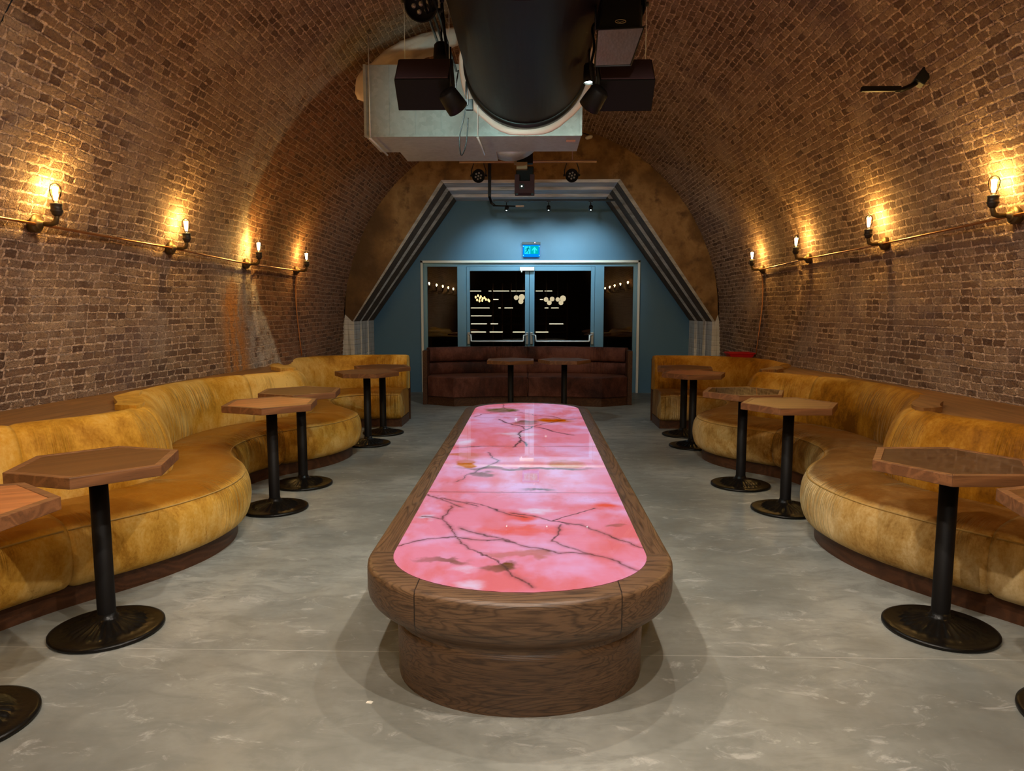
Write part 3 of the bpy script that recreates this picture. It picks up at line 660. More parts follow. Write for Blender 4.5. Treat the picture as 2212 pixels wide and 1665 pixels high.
def long_table():
    cx,y0,y1=-.045,2.27,7.39; hw=.605; el=.50
    root=thing('illuminated_table','long dark oak table with rounded ends and a glowing pink stone top','table',(cx,4.8,0))
    def outl(ins,n=30):
        h=hw-ins; a=y0+ins-4.8; b_=y1-ins-4.8; e=el-ins*.9; P=[]
        for k in range(n+1):
            t=PI+PI*k/n; c_,s_=math.cos(t),math.sin(t)
            P.append((h*math.copysign(abs(c_)**.97,c_), a+e+e*math.copysign(abs(s_)**.97,s_)))
        ym=np.linspace(a+e,b_-e,30)[1:-1]
        P+=[(h,y) for y in ym]
        for k in range(n+1):
            t=PI*k/n; c_,s_=math.cos(t),math.sin(t); P.append((h*math.copysign(abs(c_)**.97,c_), b_-e+e*math.copysign(abs(s_)**.97,s_)))
        P+=[(-h,y) for y in ym[::-1]]
        return P
    def loft(name,rows,mat,closecap=False):
        V=[];Fc=[];n=None
        for ins,z in rows:
            P=outl(ins); n=len(P); V+=[(x,y,z) for x,y in P]
        for i in range(len(rows)-1):
            for k in range(n): k2=(k+1)%n; Fc.append((i*n+k,i*n+k2,(i+1)*n+k2,(i+1)*n+k))
        if closecap: Fc.append(tuple(range(n-1,-1,-1)))
        o=rawmesh(name,V,Fc,mat,root,smooth=True); return o
    M['oakr']=rim_mat()
    loft('rim',[(.100,.440),(.100,.4695),(.098,.470),(.018,.470),(.008,.467),(.002,.460),(0,.448),(0,.365),(.003,.348),(.012,.330),(.030,.310),(.055,.292),(.080,.276),(.098,.262),(.108,.25),(.1115,.235)],M['oakr'])
    loft('plinth',[(.112,.245),(.112,.20),(.115,.02),(.118,0)],M['oakr'],True)
    # the onyx slab with painted-in stone pattern
    P=outl(.0995); 
    x0,x1=-.51,.51; ya,yb=y0+.0995-4.8,y1-.0995-4.8; st=.0052
    nx=int((x1-x0)/st); ny=int((yb-ya)/st)
    X,Y=np.meshgrid(np.linspace(x0,x1,nx+1),np.linspace(ya,yb,ny+1))
    # clamp x to the outline
    PA=np.array(P); right=PA[PA[:,0]>=0]; o_=np.argsort(right[:,1]); yr=right[o_,1]; xr=right[o_,0]
    lim=np.interp(Y,yr,xr); X=X/ .51*lim
    V=np.stack([X,Y,np.full_like(X,.4712)],-1).reshape(-1,3)
    idx=np.arange((nx+1)*(ny+1)).reshape(ny+1,nx+1)
    Fc=np.stack([idx[:-1,:-1],idx[:-1,1:],idx[1:,1:],idx[1:,:-1]],-1).reshape(-1,4)
    o=rawmesh('onyx_slab',V.tolist(),Fc.tolist(),onyx_mat(),root,smooth=True)
    wx=V[:,0]+cx; wy=V[:,1]+4.8
    # masks: dark veins, brown/orange, red, white
    def fbm(x,y,s,seed,oc=5):
        r=np.random.default_rng(seed); out=np.zeros_like(x); amp=1; tot=0
        for k in range(oc):
            g=r.random((64,64)); fx=(x*s)%64; fy=(y*s)%64; ix=fx.astype(int); iy=fy.astype(int); ux=fx-ix; uy=fy-iy; ux=ux*ux*(3-2*ux); uy=uy*uy*(3-2*uy)
            a=g[ix%64,iy%64]; b=g[(ix+1)%64,iy%64]; c=g[ix%64,(iy+1)%64]; d=g[(ix+1)%64,(iy+1)%64]
            out+=amp*((a*(1-ux)+b*ux)*(1-uy)+(c*(1-ux)+d*ux)*uy); tot+=amp; amp*=.55; s*=2.03
        return out/tot
    jx=wx+.05*(fbm(wx+5,wy,7,1)-.5)+.02*(fbm(wx,wy,30,2)-.5); jy=wy+.07*(fbm(wx,wy+3,7,3)-.5)+.02*(fbm(wx,wy,30,4)-.5)
    f2_=lambda a,b:(fbm(a,b,4,77)-.35)/.3
    vein=np.zeros_like(wx)
    for vi,L in enumerate(VEINS):
        best=np.full_like(wx,9.)
        for (a,b) in zip(L[:-1],L[1:]):
            a=np.array(a);b=np.array(b);d=b-a; t=np.clip(((jx-a[0])*d[0]+(jy-a[1])*d[1])/(d@d+1e-9),0,1)
            best=np.minimum(best,np.hypot(jx-a[0]-t*d[0],(jy-a[1]-t*d[1])*.75))
        w=.0044 if vi not in (16,13,15) else .008
        vein=np.maximum(vein,np.clip(1.35-best/w,0,1)*.95); vein=np.maximum(vein,.38*np.exp(-(best/.014)**2)*np.clip(.3+1.4*f2_(wx,wy),0,1))
    col=np.zeros((len(wx),3))
    f1=fbm(wx*1.2,wy*.9,2.2,11); f2=fbm(wx+2,wy*1.3,5,12); f3=fbm(wx,wy,1.3,13)
    pink=np.array([.88,.25,.37]); coral=np.array([.82,.13,.12]); lil=np.array([.86,.52,.88]); wht=np.array([.86,.72,.95])
    f4=fbm(wx*2.2,wy*.9,3.2,14,6); k1=np.clip((f1*.45+f4*.55-.47)/.17,0,1)[:,None]; k2=np.clip((f3*.35+f2*.3+f4[::1]*0+fbm(wx*1.4+7,wy*.8,2.6,15,6)*.35-.46)/.17,0,1)[:,None]
    col[:]=pink; col=col*(1-k1*.75)+coral*k1*.75; col=col*(1-k2*.85*(1-k1*.7))+lil*k2*.85*(1-k1*.7)
    K={'o':([.62,.13,.02],.9),'b':([.20,.065,.03],.85),'g':([.16,.12,.045],.85),'n':([.50,.14,.09],.7),'r':([.88,.09,.055],.8),'w':(wht,.7),'k':([.16,.12,.12],.8)}
    for (bx,by,rx,ry,t) in BLOBS:
        bxj=wx+.15*(fbm(wx+8,wy,6.5,31,7)-.5); byj=wy+.20*(fbm(wx+1,wy+4,8,32,7)-.5); q=np.hypot((bxj-bx)/rx,(byj-by)/ry); edge=.55 if t in 'obgn' else 1.0
        mk=np.clip((1.25-q)/edge,0,1); mk=(mk*mk*(3-2*mk)*K[t][1]*(.62+.7*np.clip((f2-.3)/.4,0,1)))[:,None]; col=col*(1-mk)+np.array(K[t][0])*mk
    hair=np.abs(fbm(wx+9,wy*1.6,3.1,21,6)-.5); hk=(np.clip(1-hair/.006,0,1)*.35*np.clip((f3-.45)/.1,0,1))[:,None]; col=col*(1-hk)+np.array([.35,.10,.08])*hk
    col=col*(1-vein[:,None])+np.array([.045,.012,.012])*vein[:,None]
    for yj in (3.71,4.98,6.29): 
        mk=(np.clip(1.4-np.abs(wy-yj)/.0045,0,1)*.8)[:,None]; col=col*(1-mk)+np.array([.10,.03,.03])*mk
    ca=o.data.color_attributes.new('stone','FLOAT_COLOR','POINT'); ca.data.foreach_set('color',np.c_[col,np.ones(len(col))].astype(np.float32).ravel())
    return root
def onyx_mat():
    t=NT('backlit_onyx'); a=t.n('ShaderNodeAttribute',attribute_name='stone')
    p=t.geo(); c=t.mix(t.math('MULTIPLY',t.sstep(t.noise(p,20,5,.7),.55,.75),.25),a.outputs['Color'],(.75,.12,.10))
    t.pbr((.05,.03,.03),.12,Emission_Color=c,Emission_Strength=1.0,Coat_Weight=.8,Coat_Roughness=.02); return t.m
def rim_mat():
    t=NT('fumed_oak'); p=t.geo(); s=t.sep(p)
    n=t.n('ShaderNodeNewGeometry'); 
    # grain runs along the sides and round the ends
    yy=t.math('ABSOLUTE',t.math('SUBTRACT',s[1],4.83)); endm=t.sstep(yy,2.05,2.09)
    qa=t.mapping(p,(14,1.1,14)); qb=t.mapping(p,(1.6,8,22))
    q=t.n('ShaderNodeMix',data_type='VECTOR'); t.l(endm,q.inputs[0]); t.l(qa,q.inputs[4]); t.l(qb,q.inputs[5]); qv=q.outputs[1]
    big=t.noise(qv,.5,3,.5,.5); blk=t.math('ADD',t.math('MULTIPLY',t.math('GREATER_THAN',s[2],.25),3.1),t.math('MULTIPLY',t.math('GREATER_THAN',t.math('ABSOLUTE',t.math('ADD',s[0],.045)),.36),5.3))
    vm=t.n('ShaderNodeVectorMath',operation='ADD'); t.l(t.mapping(qv,(.55,.55,.55)),vm.inputs[0]); t.l(t.comb(0.,blk,blk),vm.inputs[1])
    ring=t.math('ABSOLUTE',t.math('SINE',t.math('MULTIPLY',t.noise(vm.outputs[0],.75,2.2,.45,.35),95.)))
    class _W: outputs=[None,t.math('SUBTRACT',1.,t.sstep(ring,.0,.75))]
    w=_W
    fine=t.noise(qv,5,4,.65)
    c=t.mix(big,(.175,.095,.048),(.092,.050,.026)); c=t.mix(t.math('MULTIPLY',w.outputs[1],.62),c,(.034,.017,.009)); c=t.mix(t.math('MULTIPLY',t.sstep(fine,.46,.66),.7),c,(.032,.016,.009))
    # joints between the blocks
    j=t.math('LESS_THAN',t.math('ABSOLUTE',t.math('SUBTRACT',yy,2.07)),.0025)
    ax=t.math('ABSOLUTE',t.math('SUBTRACT',t.math('ABSOLUTE',t.math('ADD',s[0],.045)),.36)); jf=t.math('MULTIPLY',t.math('LESS_THAN',ax,.0022),t.math('MULTIPLY',t.math('GREATER_THAN',yy,2.10),t.math('GREATER_THAN',s[2],.285)))
    c=t.mix(t.math('MAXIMUM',j,jf),c,(.02,.01,.006))
    t.pbr(c,.42,normal=t.bump(t.math('ADD',fine,t.math('MULTIPLY',w.outputs[1],.5)),.28,.004),Specular_IOR_Level=.5); return t.m
long_table()
# ------------------------------------------------------------------ wall lights and copper pipes
def make_sconce(side):
    root=thing('wall_light','x','wall light')
    s=-side      # local +x points to the wall on the right, into the room is s
    W=Matrix.Rotation(PI/2*s,4,'Y')
    mb=MB(); mb.lathe([(.052,-.05),(.052,-.016),(.049,-.010),(.036,-.009),(.035,.000),(.032,.003),(.022,.004),(.021,.014),(.015,.016),(.014,.03)],28,W); mb.build('wall_rose',M['bronze'],root)
    mb=MB(); mb.tube([(s*.02,0,0),(s*.07,0,-.004),(s*.095,0,.006),(s*.103,0,.03),(s*.104,0,.05)],[.014,.014,.016,.014,.013],12); mb.build('elbow_arm',M['bronze'],root)
    T=Matrix.Translation((s*.105,0,0))
    mb=MB(); mb.lathe([(.014,.04),(.026,.052),(.028,.062),(.033,.066),(.033,.076),(.030,.078),(.030,.100),(.032,.103),(.032,.112),(.020,.114)],24,T); mb.build('lamp_holder',M['socket'],root)
    mb=MB(); mb.lathe([(.012,.112),(.014,.125),(.020,.140),(.027,.160),(.0305,.180),(.030,.198),(.024,.214),(.012,.224),(.002,.227)],24,T); bu=mb.build('bulb',M['bulb'],root)
    mb=MB()
    pts=[]
    for k in range(9):
        a=2*PI*k/9; r0=.006; r1=.0125
        z0,z1=(.130,.200) if k%2==0 else (.200,.130)
        pts.append((s*.105+r0*math.cos(a) if z0<.15 else s*.105+r1*math.cos(a),(r0 if z0<.15 else r1)*math.sin(a),z0))
        a2=a+.3
    P=[]
    for k in range(10):
        a=2*PI*k/10; lo=(s*.105+.005*math.cos(a),.005*math.sin(a),.132); hi=(s*.105+.013*math.cos(a+.3),.013*math.sin(a+.3),.203)
        P+= [lo,hi] if k%2==0 else [hi,lo]
    mb.tube(P,.0036,5); mb.build('filament',M['fil'],bu)
    return root
LOWL=1.93
prL=make_sconce(-1); prR=make_sconce(1)
NEAR=[2.55,1.05,-.45,-1.95,-3.45]
namesL=['nearest bronze wall light on the left wall, lit filament bulb','second bronze wall light from the camera on the left wall','third bronze wall light on the left wall, just before the joint in the brickwork','farthest bronze wall light on the left wall, on the darker bricks']
namesR=['nearest bronze wall light on the right wall, by the picture edge','second bronze wall light from the camera on the right wall','third bronze wall light on the right wall, just before the farthest','farthest bronze wall light on the right wall, at the end of the copper pipe']
first={-1:True,1:True}
def sconce(side,x,y,z,label,power):
    pr=prL if side<0 else prR
    o=pr if first[side] else copy_tree(pr); first[side]=False
    o.location=(x,y,z); tag(o,label,'wall light','bronze wall lights with filament bulbs')
    l=bpy.data.lights.new('bulb_light','POINT'); l.energy=power; l.color=(1,.62,.15); l.shadow_soft_size=.022
    lo=bpy.data.objects.new('bulb_light',l); link(lo); lo.location=(x-side*.105,y,z+.175)
PW=25
SL=[(4.07,1.93),(5.60,1.92),(7.11,1.89),(8.62,1.90)]; SR=[(4.32,1.99),(5.89,1.965),(7.40,1.95),(8.89,1.92)]
def wallx(side,y,z):
    s=1.35+2.86*math.asin(min(1,(z-1.35)/2.90)); return profile_pt(y,s,side)[0]
for (y,z),lab in zip(SL,namesL): sconce(-1,wallx(-1,y,z)+.05,y,z,lab,PW)
for (y,z),lab in zip(SR,namesR): sconce(1,wallx(1,y,z)-.05,y,z,lab,PW)
for k,y in enumerate(NEAR):
    sconce(-1,wallx(-1,y,1.94)+.035,y,1.94,'bronze wall light behind the camera, mirrored in the left glass sidelight',PW)
    sconce(1,wallx(1,y,2.0)-.035,y,2.0,'bronze wall light behind the camera, mirrored in the right glass sidelight',PW)
for side,S,z0,lab in ((-1,SL,1.94,'thin copper pipe linking the wall lights along the left brick wall'),(1,SR,2.0,'thin copper pipe linking the wall lights along the right brick wall')):
    pts=[]; ys=list(np.arange(-3.6,S[-1][0],.25))+[S[-1][0]]
    yy=[-4]+[p[0] for p in S]; zz=[z0]+[p[1] for p in S]
    for y in ys:
        z=float(np.interp(y,yy,zz)); pts.append((wallx(side,y,z)-side*.045,y,z-.004))
    y,z=S[-1]
    b=MB(); b.tube(pts,.0085,10)
    for yb in np.arange(S[0][0]-.7,S[-1][0],1.5):
        z_=float(np.interp(yb,yy,zz)); 
    pi=b.build('copper_pipe',M['copper']); tag(pi,lab,'pipe')
    b=MB(); d=[(wallx(side,y,z)-side*.045,y,z-.02)]
    for zz_ in np.linspace(z-.1,.87,10):
        s=zz_ if zz_<1.35 else 1.35+2.86*math.asin((zz_-1.35)/2.86)
        d.append((profile_pt(y,s,side)[0]-side*.03,y,zz_))
    b.tube(d,.0075,8); tag(b.build('copper_pipe',M['copper']),'vertical copper pipe dropping from the farthest %s wall light to the ledge'%('left' if side<0 else 'right'),'pipe')

# ------------------------------------------------------------------ overhead services
b=MB(); Rd=.50; cyl=Matrix.Translation((-.05,0,3.47))@Matrix.Rotation(-PI/2,4,'X')
duct=thing('ventilation_duct','fat black round ventilation duct running overhead along the vault','duct',(-.05,2,2.97))
def yl(prof,n,loc,name,mat,parent,off,cap=True):
    mb=MB(); mb.lathe(prof,n,Matrix.Translation(Vector(loc)-Vector(off))@Matrix.Rotation(-PI/2,4,'X'),cap=cap); return mb.build(name,mat,parent)
yl([(Rd,-8.0),(Rd,6.18)],96,(-.05,0,3.47),'duct_shell',M['ductblack'],duct,(-.05,2,2.97))
for y in (-2,.9,3.7): yl([(Rd+.001,y-.015),(Rd+.010,y-.012),(Rd+.010,y+.012),(Rd+.001,y+.015)],96,(-.05,0,3.47),'joint_ring',M['ductblack'],duct,(-.05,2,2.97),False)
yl([(Rd+.002,6.10),(Rd+.022,6.11),(Rd+.022,6.22),(Rd,6.23)],96,(-.05,0,3.47),'end_flange',M['black'],duct,(-.05,2,2.97))
# square galvanised plenum
BX=thing('duct_plenum','big galvanised sheet metal duct box that the black duct runs into','duct',(-.5,6.6,2.9))
def bx(name,a,c,mat,bev=.004):
    o=Vector((-.5,6.6,2.9)); m_=MB(); m_.box([a[i]-o[i] for i in range(3)],[c[i]-o[i] for i in range(3)]); return m_.build(name,mat,BX,bev)
bx('box_shell',(-1.43,6.25,2.91),(.42,6.88,3.50),M['galv'])
m_=MB(); o=Vector((-.5,6.6,2.9))
for x in (-1.43,.405): m_.box((x-o.x-.004,6.235-o.y,2.905-o.z),(x+.019-o.x,6.255-o.y,3.5-o.z))
m_.box((-1.43-o.x,6.238-o.y,2.903-o.z),(.42-o.x,6.255-o.y,2.92-o.z)); m_.build('corner_angle',M['galv'],BX)
m_=MB()
for x in (-1.22,-1.0,-.78,-.56,.28): m_.box((x-o.x,6.246-o.y,2.92-o.z),(x+.004-o.x,6.252-o.y,3.5-o.z))
m_.build('sheet_seam',M['galv'],BX)
m_=MB(); m_.box((.30-o.x,6.42-o.y,2.903-o.z),(.38-o.x,6.47-o.y,2.911-o.z)); m_.build('maker_label',plain('peach_label',(.75,.45,.35),.6),BX)
# lower run behind
bx('rear_section',(-1.25,6.88,2.915),(-.34,7.32,3.45),M['galv'])
m_=MB(); m_.lathe([(.36,0),(.36,.44)],48,Matrix.Translation((-.22-o.x,6.88-o.y,3.27-o.z))@Matrix.Rotation(-PI/2,4,'X')); m_.build('round_branch',M['galv'],BX)
m_=MB()
ring=[]
for k in range(49):
    a=2*PI*k/48; ring.append((-.05-o.x+(.535+.006*math.sin(9*a)+.004*math.sin(23*a))*math.cos(a),6.235-o.y,3.47-o.z+(.535+.006*math.sin(9*a))*math.sin(a)))
m_.tube(ring[:-1],.034,8,True); m_.build('foam_collar',M['foam'],BX)
# foam where the plenum meets the bricks
b=MB(); pts=[(-1.62,6.90,3.40),(-1.62,6.98,3.58),(-1.50,7.02,3.70),(-1.32,7.05,3.83),(-1.12,7.08,3.93),(-.9,7.1,4.01),(-.6,7.1,4.07)]
pts=[(x*.985,y,z-.01) for x,y,z in pts]
b.tube([tuple(p) for p in pts],[.07,.11,.105,.12,.11,.10,.07],10)
fo=b.build('foam_seal',M['foam']); tag(fo,'pink foam and mortar patch sealing the metal box to the brick vault','foam')
md=fo.modifiers.new('s','SUBSURF'); md.levels=2; md.render_levels=2
tx=bpy.data.textures.new('lumps','CLOUDS'); tx.noise_scale=.06; md=fo.modifiers.new('d','DISPLACE'); md.texture=tx; md.strength=.05
# hanger rods of the plenum
for x,y,z,lab in ((-1.38,6.22,2.89,'threaded steel rod at the left corner of the galvanised box'),(-.46,6.20,2.885,'threaded steel rod with an eye in front of the galvanised box')):
    b=MB(); zt=4.0 if x>-1 else 3.72; b.tube([(x,y,z),(x,y,zt)],.005,8); b.lathe([(.012,z-.006),(.012,z+.004)],12,Matrix.Translation((x,y,0))); b.tube([(x,y,z),(x+.01,y+.3,z-.005),(x+.015,y+.66,z-.005)],.008,8)
    tag(b.build('hanger_rod',M['chrome']),lab,'rod')

def speaker(name,x,y,z,lab,mirror,dx):
    root=thing(name,lab,'speaker',(x,y,z)); A=Matrix.Rotation(math.radians(-46),4,'X')
    w,h,d=.345,.262,.20
    mb=MB(); t_=.0
    fr=[(-w/2,-d/2,h/2),(w/2,-d/2,h/2),(w/2-.006,-d/2,-h/2),(-w/2+.006,-d/2,-h/2)]; bk=[(-w/2+.0,d/2,h/2),(w/2,d/2,h/2),(w/2-.006,d/2,-h/2),(-w/2+.006,d/2,-h/2)]
    mb.add([tuple(A@Vector(p)) for p in fr+bk],[(0,1,2,3),(4,7,6,5),(0,4,5,1),(1,5,6,2),(2,6,7,3),(3,7,4,0)]); mb.build('cabinet',M['blackmatte'],root,.004)
    mb=MB(); mb.box((-w/2+.012,-d/2-.008,-h/2+.012),(w/2-.012,-d/2+.002,h/2-.012),A); mb.build('grille',M['speaker'],root,.003)
    mb=MB(); 
    if mirror: mb.box((-.06,-.06,h/2-.001),(-.01,-.015,h/2+.002),A)
    else: mb.box((.03,-.06,h/2-.001),(.05,-.045,h/2+.002),A)
    mb.build('plate',plain(name+'_plate',(.30,.24,.18),.4,.5),root)
    top=A@Vector((0,.0,h/2))
    for sx in (-w/2+.03,w/2-.03):
        zt=math.sqrt(max(0,2.80**2-(x+sx-XC)**2))+1.35-z
        mb=MB(); mb.tube([(sx,top.y,top.z-.01),(sx,top.y,zt)],.0022,6); mb.build('suspension_wire',M['chrome'],root)
    return root
speaker('loudspeaker',-.672,4.63,2.845,'black box loudspeaker hanging on wires to the left of the black duct',True,0)
speaker('loudspeaker',.575,4.63,2.83,'black box loudspeaker hanging on wires to the right of the black duct',False,0)

def led_disc(root,Mx,r,n=6,rl=None):
    rl=rl or r*.17
    mb=MB()
    for k in range(n+1):
        a=2*PI*k/n+.3; rr=0 if k==n else r*.52
        mb.lathe([(rl,-.001),(rl*.8,.006),(.001,.009)],14,Mx@Matrix.Translation((rr*math.cos(a),rr*math.sin(a),0)),cap=False)
    return mb
def par_can(lab,loc,target,r,length,yoke_up=True,group='black LED par cans'):
    root=thing('par_can',lab,'stage light',loc,group=group)
    A=aim((0,0,0),Vector(target)-Vector(loc))
    mb=MB(); mb.lathe([(r*.55,-length),(r*.85,-length*.93),(r,-length*.6),(r,-.005),(r*1.03,0),(r*1.03,.012),(r*.93,.012),(r*.92,-.004),(.001,-.004)],32,A,cap=False); mb.build('can_body',M['blackmatte'],root)
    mb=led_disc(root,A@Matrix.Translation((0,0,-.003)),r*.9); ln=mb.build('led_lens',M['lens'],root); ln['label']='cluster of seven silvery round lenses'
    if yoke_up:
        mb=MB(); c=A@Vector((0,0,-length*.45)); zt=.17
        mb.tube([(-r*1.12,c.y,c.z),(-r*1.15,c.y,c.z+r*.8),(-r*.75,c.y,c.z+r*2.0),(r*.75,c.y,c.z+r*2.0),(r*1.15,c.y,c.z+r*.8),(r*1.12,c.y,c.z)],.006,8)
        for sx in (-1,1): mb.lathe([(.013,-.012),(.013,.012)],12,Matrix.Translation((sx*r*1.18,c.y,c.z))@Matrix.Rotation(PI/2,4,'Y'))
        mb.build('yoke',M['black'],root)
    return root
par_can('small par can with seven lenses to the left of the hanging projector',(-.625,8.5,2.98),(-.55,5,2.0),.074,.12)
par_can('small par can with seven lenses to the right of the hanging projector',(.465,8.5,2.98),(.3,5,2.0),.074,.12)
par_can('par can cut off by the top picture edge left of the black duct',(-.665,4.45,3.255),(-.35,2.6,2.0),.098,.20)
par_can('par can at the top picture edge right of the black duct, above the strobe',(.56,4.35,3.19),(.25,2.4,2.2),.095,.20)
# bar that carries the two par cans
b=MB(); b.tube([(-.85,8.52,3.145),(.75,8.52,3.145)],.016,10)
for x in (-.62,-.1,.47): b.tube([(x,8.52,3.14),(x,8.52,4.1)],.006,6)
tag(b.build('lighting_bar',plain('pinkish_steel',(.45,.30,.26),.4,.6)),'thin steel lighting bar under the ceiling carrying two par cans and the projector','bar')
# hanging projector
PJ=thing('hanging_projector','dark boxy projector with a notched front hanging in front of the doorway','projector',(-.08,8.0,2.69))
mb=MB(); mb.prism([(-.108,0),(.108,0),(.108,.20),(.058,.20),(.058,.13),(-.055,.13),(-.055,.20),(-.108,.20)],-.10,.10,Matrix(((1,0,0,0),(0,0,-1,0),(0,1,0,0),(0,0,0,1)))); mb.build('housing',M['speaker'],PJ,.004)
mb=MB(); mb.box((-.095,-.02,.14),(.10,.09,.30)); mb.build('arm_body',M['blackmatte'],PJ,.012)
mb=MB(); mb.box((-.055,-.108,.045),(-.005,-.099,.095)); mb.build('lens_window',M['black'],PJ)
mb=MB(); mb.sphere((-.030,-.108,.072),.008,8); mb.build('lens_glint',emis('glint_glow',(1,.9,.8),3),PJ)  # glint on the lens added as a small glowing bead
mb=MB(); mb.box((-.09,-.10,.255),(.03,-.02,.33)); mb.box((-.115,-.09,.31),(-.085,-.03,.36)); mb.build('clamp_bracket',plain('tan_clamp',(.30,.22,.13),.5,.3),PJ,.004)
mb=MB(); mb.box((-.10,-.03,.33),(.09,.05,.47)); mb.build('mount_plate',M['blackmatte'],PJ)
for sx in (-.085,.085): 
    mb=MB(); mb.cbox((sx,-.07,-.006),(.03,.03,.014)); mb.build('foot',M['black'],PJ)
# strobe / effect light with slanting glass
EF=thing('effect_light','black effect light with a slanting glass window above the right loudspeaker','stage light',(.50,4.30,2.86))
mb=MB(); A=Matrix.Rotation(math.radians(-38),4,'X')
mb.box((-.115,-.05,.145),(.115,.16,.34)); mb.build('housing',M['blackmatte'],EF,.012)
P=[(-.13,-.075,.155),(.13,-.075,.165),(.075,.05,.0),(-.135,.05,-.005)]
mb=MB(); mb.add(P+[(p[0],p[1]+.02,p[2]+.012) for p in P],[(0,1,2,3),(7,6,5,4),(0,4,5,1),(1,5,6,2),(2,6,7,3),(3,7,4,0)]); t=NT('effect_window'); p=t.obj(); v=t.n('ShaderNodeTexVoronoi'); t.l(p,v.inputs[0]); v.inputs['Scale'].default_value=60
t.pbr(t.mix(t.noise(p,9,3),(.16,.09,.07),(.17,.15,.17)),.2,.6,normal=t.bump(v.outputs['Distance'],.2,.003)); mb.build('glass_window',t.m,EF)
mb=MB(); mb.tube(P,.007,6,True,False); mb.build('window_frame',M['black'],EF)
mb=MB(); mb.tube([(.03*math.cos(a),-.054,.205+.010*math.sin(a)) for a in np.linspace(0,2*PI,20)[:-1]],.0022,5,True); mb.tube([(-.018,-.054,.206),(-.004,-.054,.200),(.02,-.054,.208)],.0018,5); mb.build('oval_emblem',plain('pale_gold',(.65,.5,.3),.3,.8),EF)
mb=MB(); mb.tube([(-.13,.05,.20),(-.135,.05,.42),(.135,.05,.42),(.13,.05,.20)],.008,8); mb.tube([(0,.05,.42),(0,.05,1.2)],.006,6); mb.build('yoke',M['black'],EF)
# two small black floods beside the speakers
def flood(lab,loc,target,r,glow=0,name='flood_light',ln=.13):
    root=thing(name,lab,'light',loc,group='small black spotlights along the duct'); A=aim((0,0,0),Vector(target)-Vector(loc))
    mb=MB(); mb.lathe([(r*.7,-ln),(r*.9,-ln*.9),(r,-ln*.3),(r*1.02,.0),(r*.9,.002),(r*.88,-.012)],28,A,cap=True); mb.build('lamp_body',M['blackmatte'],root)
    mb=MB(); mb.lathe([(r*.86,-.010),(r*.5,-.004),(.001,-.002)],24,A,cap=False); mb.build('lamp_lens',emis('spot_glow_%s'%lab[:12],(.75,1,.95),glow) if glow else M['lens'],root)
    mb=MB(); c=A@Vector((0,0,-ln*.6)); mb.tube([c,(c.x,c.y,c.z+.12),(c.x,c.y,c.z+.30)],.006,8); mb.build('stem',M['black'],root)
    return root
flood('tilted black spotlight under the right end of the left loudspeaker',(-.455,4.52,2.665),(-.25,4.75,2.4),.065,0)
flood('tilted black spotlight under the left side of the right loudspeaker',(.345,4.50,2.665),(.14,4.72,2.4),.065,0)
flood('black spotlight with a white rim hanging left of the black duct',(-.60,4.9,3.06),(-.57,4.75,0),.055,1.6)
flood('glowing spotlight just right of the black duct',(.40,5.2,3.02),(.43,5.05,0),.042,14)
# cable tray and conduits hugging the duct
def cable(name,pts,r,lab,cat='cable',mat='blackmatte'):
    b=MB(); P=catmull3(pts); b.tube(P,r,7); return tag(b.build(name,M[mat]),lab,cat)
def catmull3(P,k=8):
    P=[np.array(p,float) for p in P]; Q=[2*P[0]-P[1]]+P+[2*P[-1]-P[-2]]; out=[]
    for i in range(1,len(Q)-2):
        a,b,c,d=Q[i-1:i+3]
        for j in range(k):
            t=j/k; out.append(tuple(.5*((2*b)+(-a+c)*t+(2*a-5*b+4*c-d)*t*t+(-a+3*b-3*c+d)*t**3)))
    out.append(tuple(P[-1])); return out
b=MB()
for dx,dz in ((0,0),(.03,.01),(.06,.015)): b.tube([(-.635+dx,-3,3.22+dz),(-.635+dx,5.6,3.22+dz)],.009,8)
for y in (1.5,3.,4.5): b.box((-.66,y,3.235),(-.545,y+.03,3.25))
tag(b.build('conduit_run',M['black']),'bundle of black conduits clipped along the left side of the black duct','conduit')
b=MB(); b.box((.50,-3,3.18),(.53,5.6,3.24)); tag(b.build('lighting_track',M['black']),'black lighting track running along the right side of the black duct','track')
cable('hanging_cable',[(-.50,5.0,3.05),(-.52,5.0,2.88),(-.44,5.0,2.82),(-.45,5.02,2.98),(-.46,5.05,2.80),(-.50,5.05,2.62),(-.49,5.05,2.50),(-.455,5.05,2.58),(-.44,5.05,2.75)],.0045,'thin black looped cable dangling in front of the galvanised box')
cable('hanging_cable',[(.42,4.5,3.3),(.40,4.5,3.18),(.36,4.48,3.12),(.37,4.46,3.0),(.35,4.45,2.88),(.38,4.5,2.78)],.008,'thick black cable looping down to the spotlight left of the right loudspeaker')
cable('hanging_cable',[(-.55,4.6,3.75),(-.56,4.6,3.4),(-.55,4.62,3.2),(-.53,4.62,3.0)],.009,'thick black cable dropping behind the left loudspeaker')
b=MB(); b.box((-.455,5.03,2.80),(-.405,5.07,2.87)); tag(b.build('junction_box',M['blackmatte'],bevel=.004),'small black plug box hanging on the cable beside the duct','box')
# smoke detector
b=MB(); b.lathe([(.055,0),(.058,.02),(.045,.035),(.02,.04)],24,Matrix.Translation((.84,10.9,3.98))@Matrix.Rotation(PI*.93,4,'Y')); tag(b.build('smoke_detector',M['trim']),'round cream smoke detector on the end of the vault right of the metal box','detector')
b=MB(); b.tube([(.84,10.9,4.0),(.6,10.7,4.02),(.45,10.5,4.04)],.006,6); tag(b.build('detector_cable',M['blackmatte']),'short black cable leading to the smoke detector','cable')
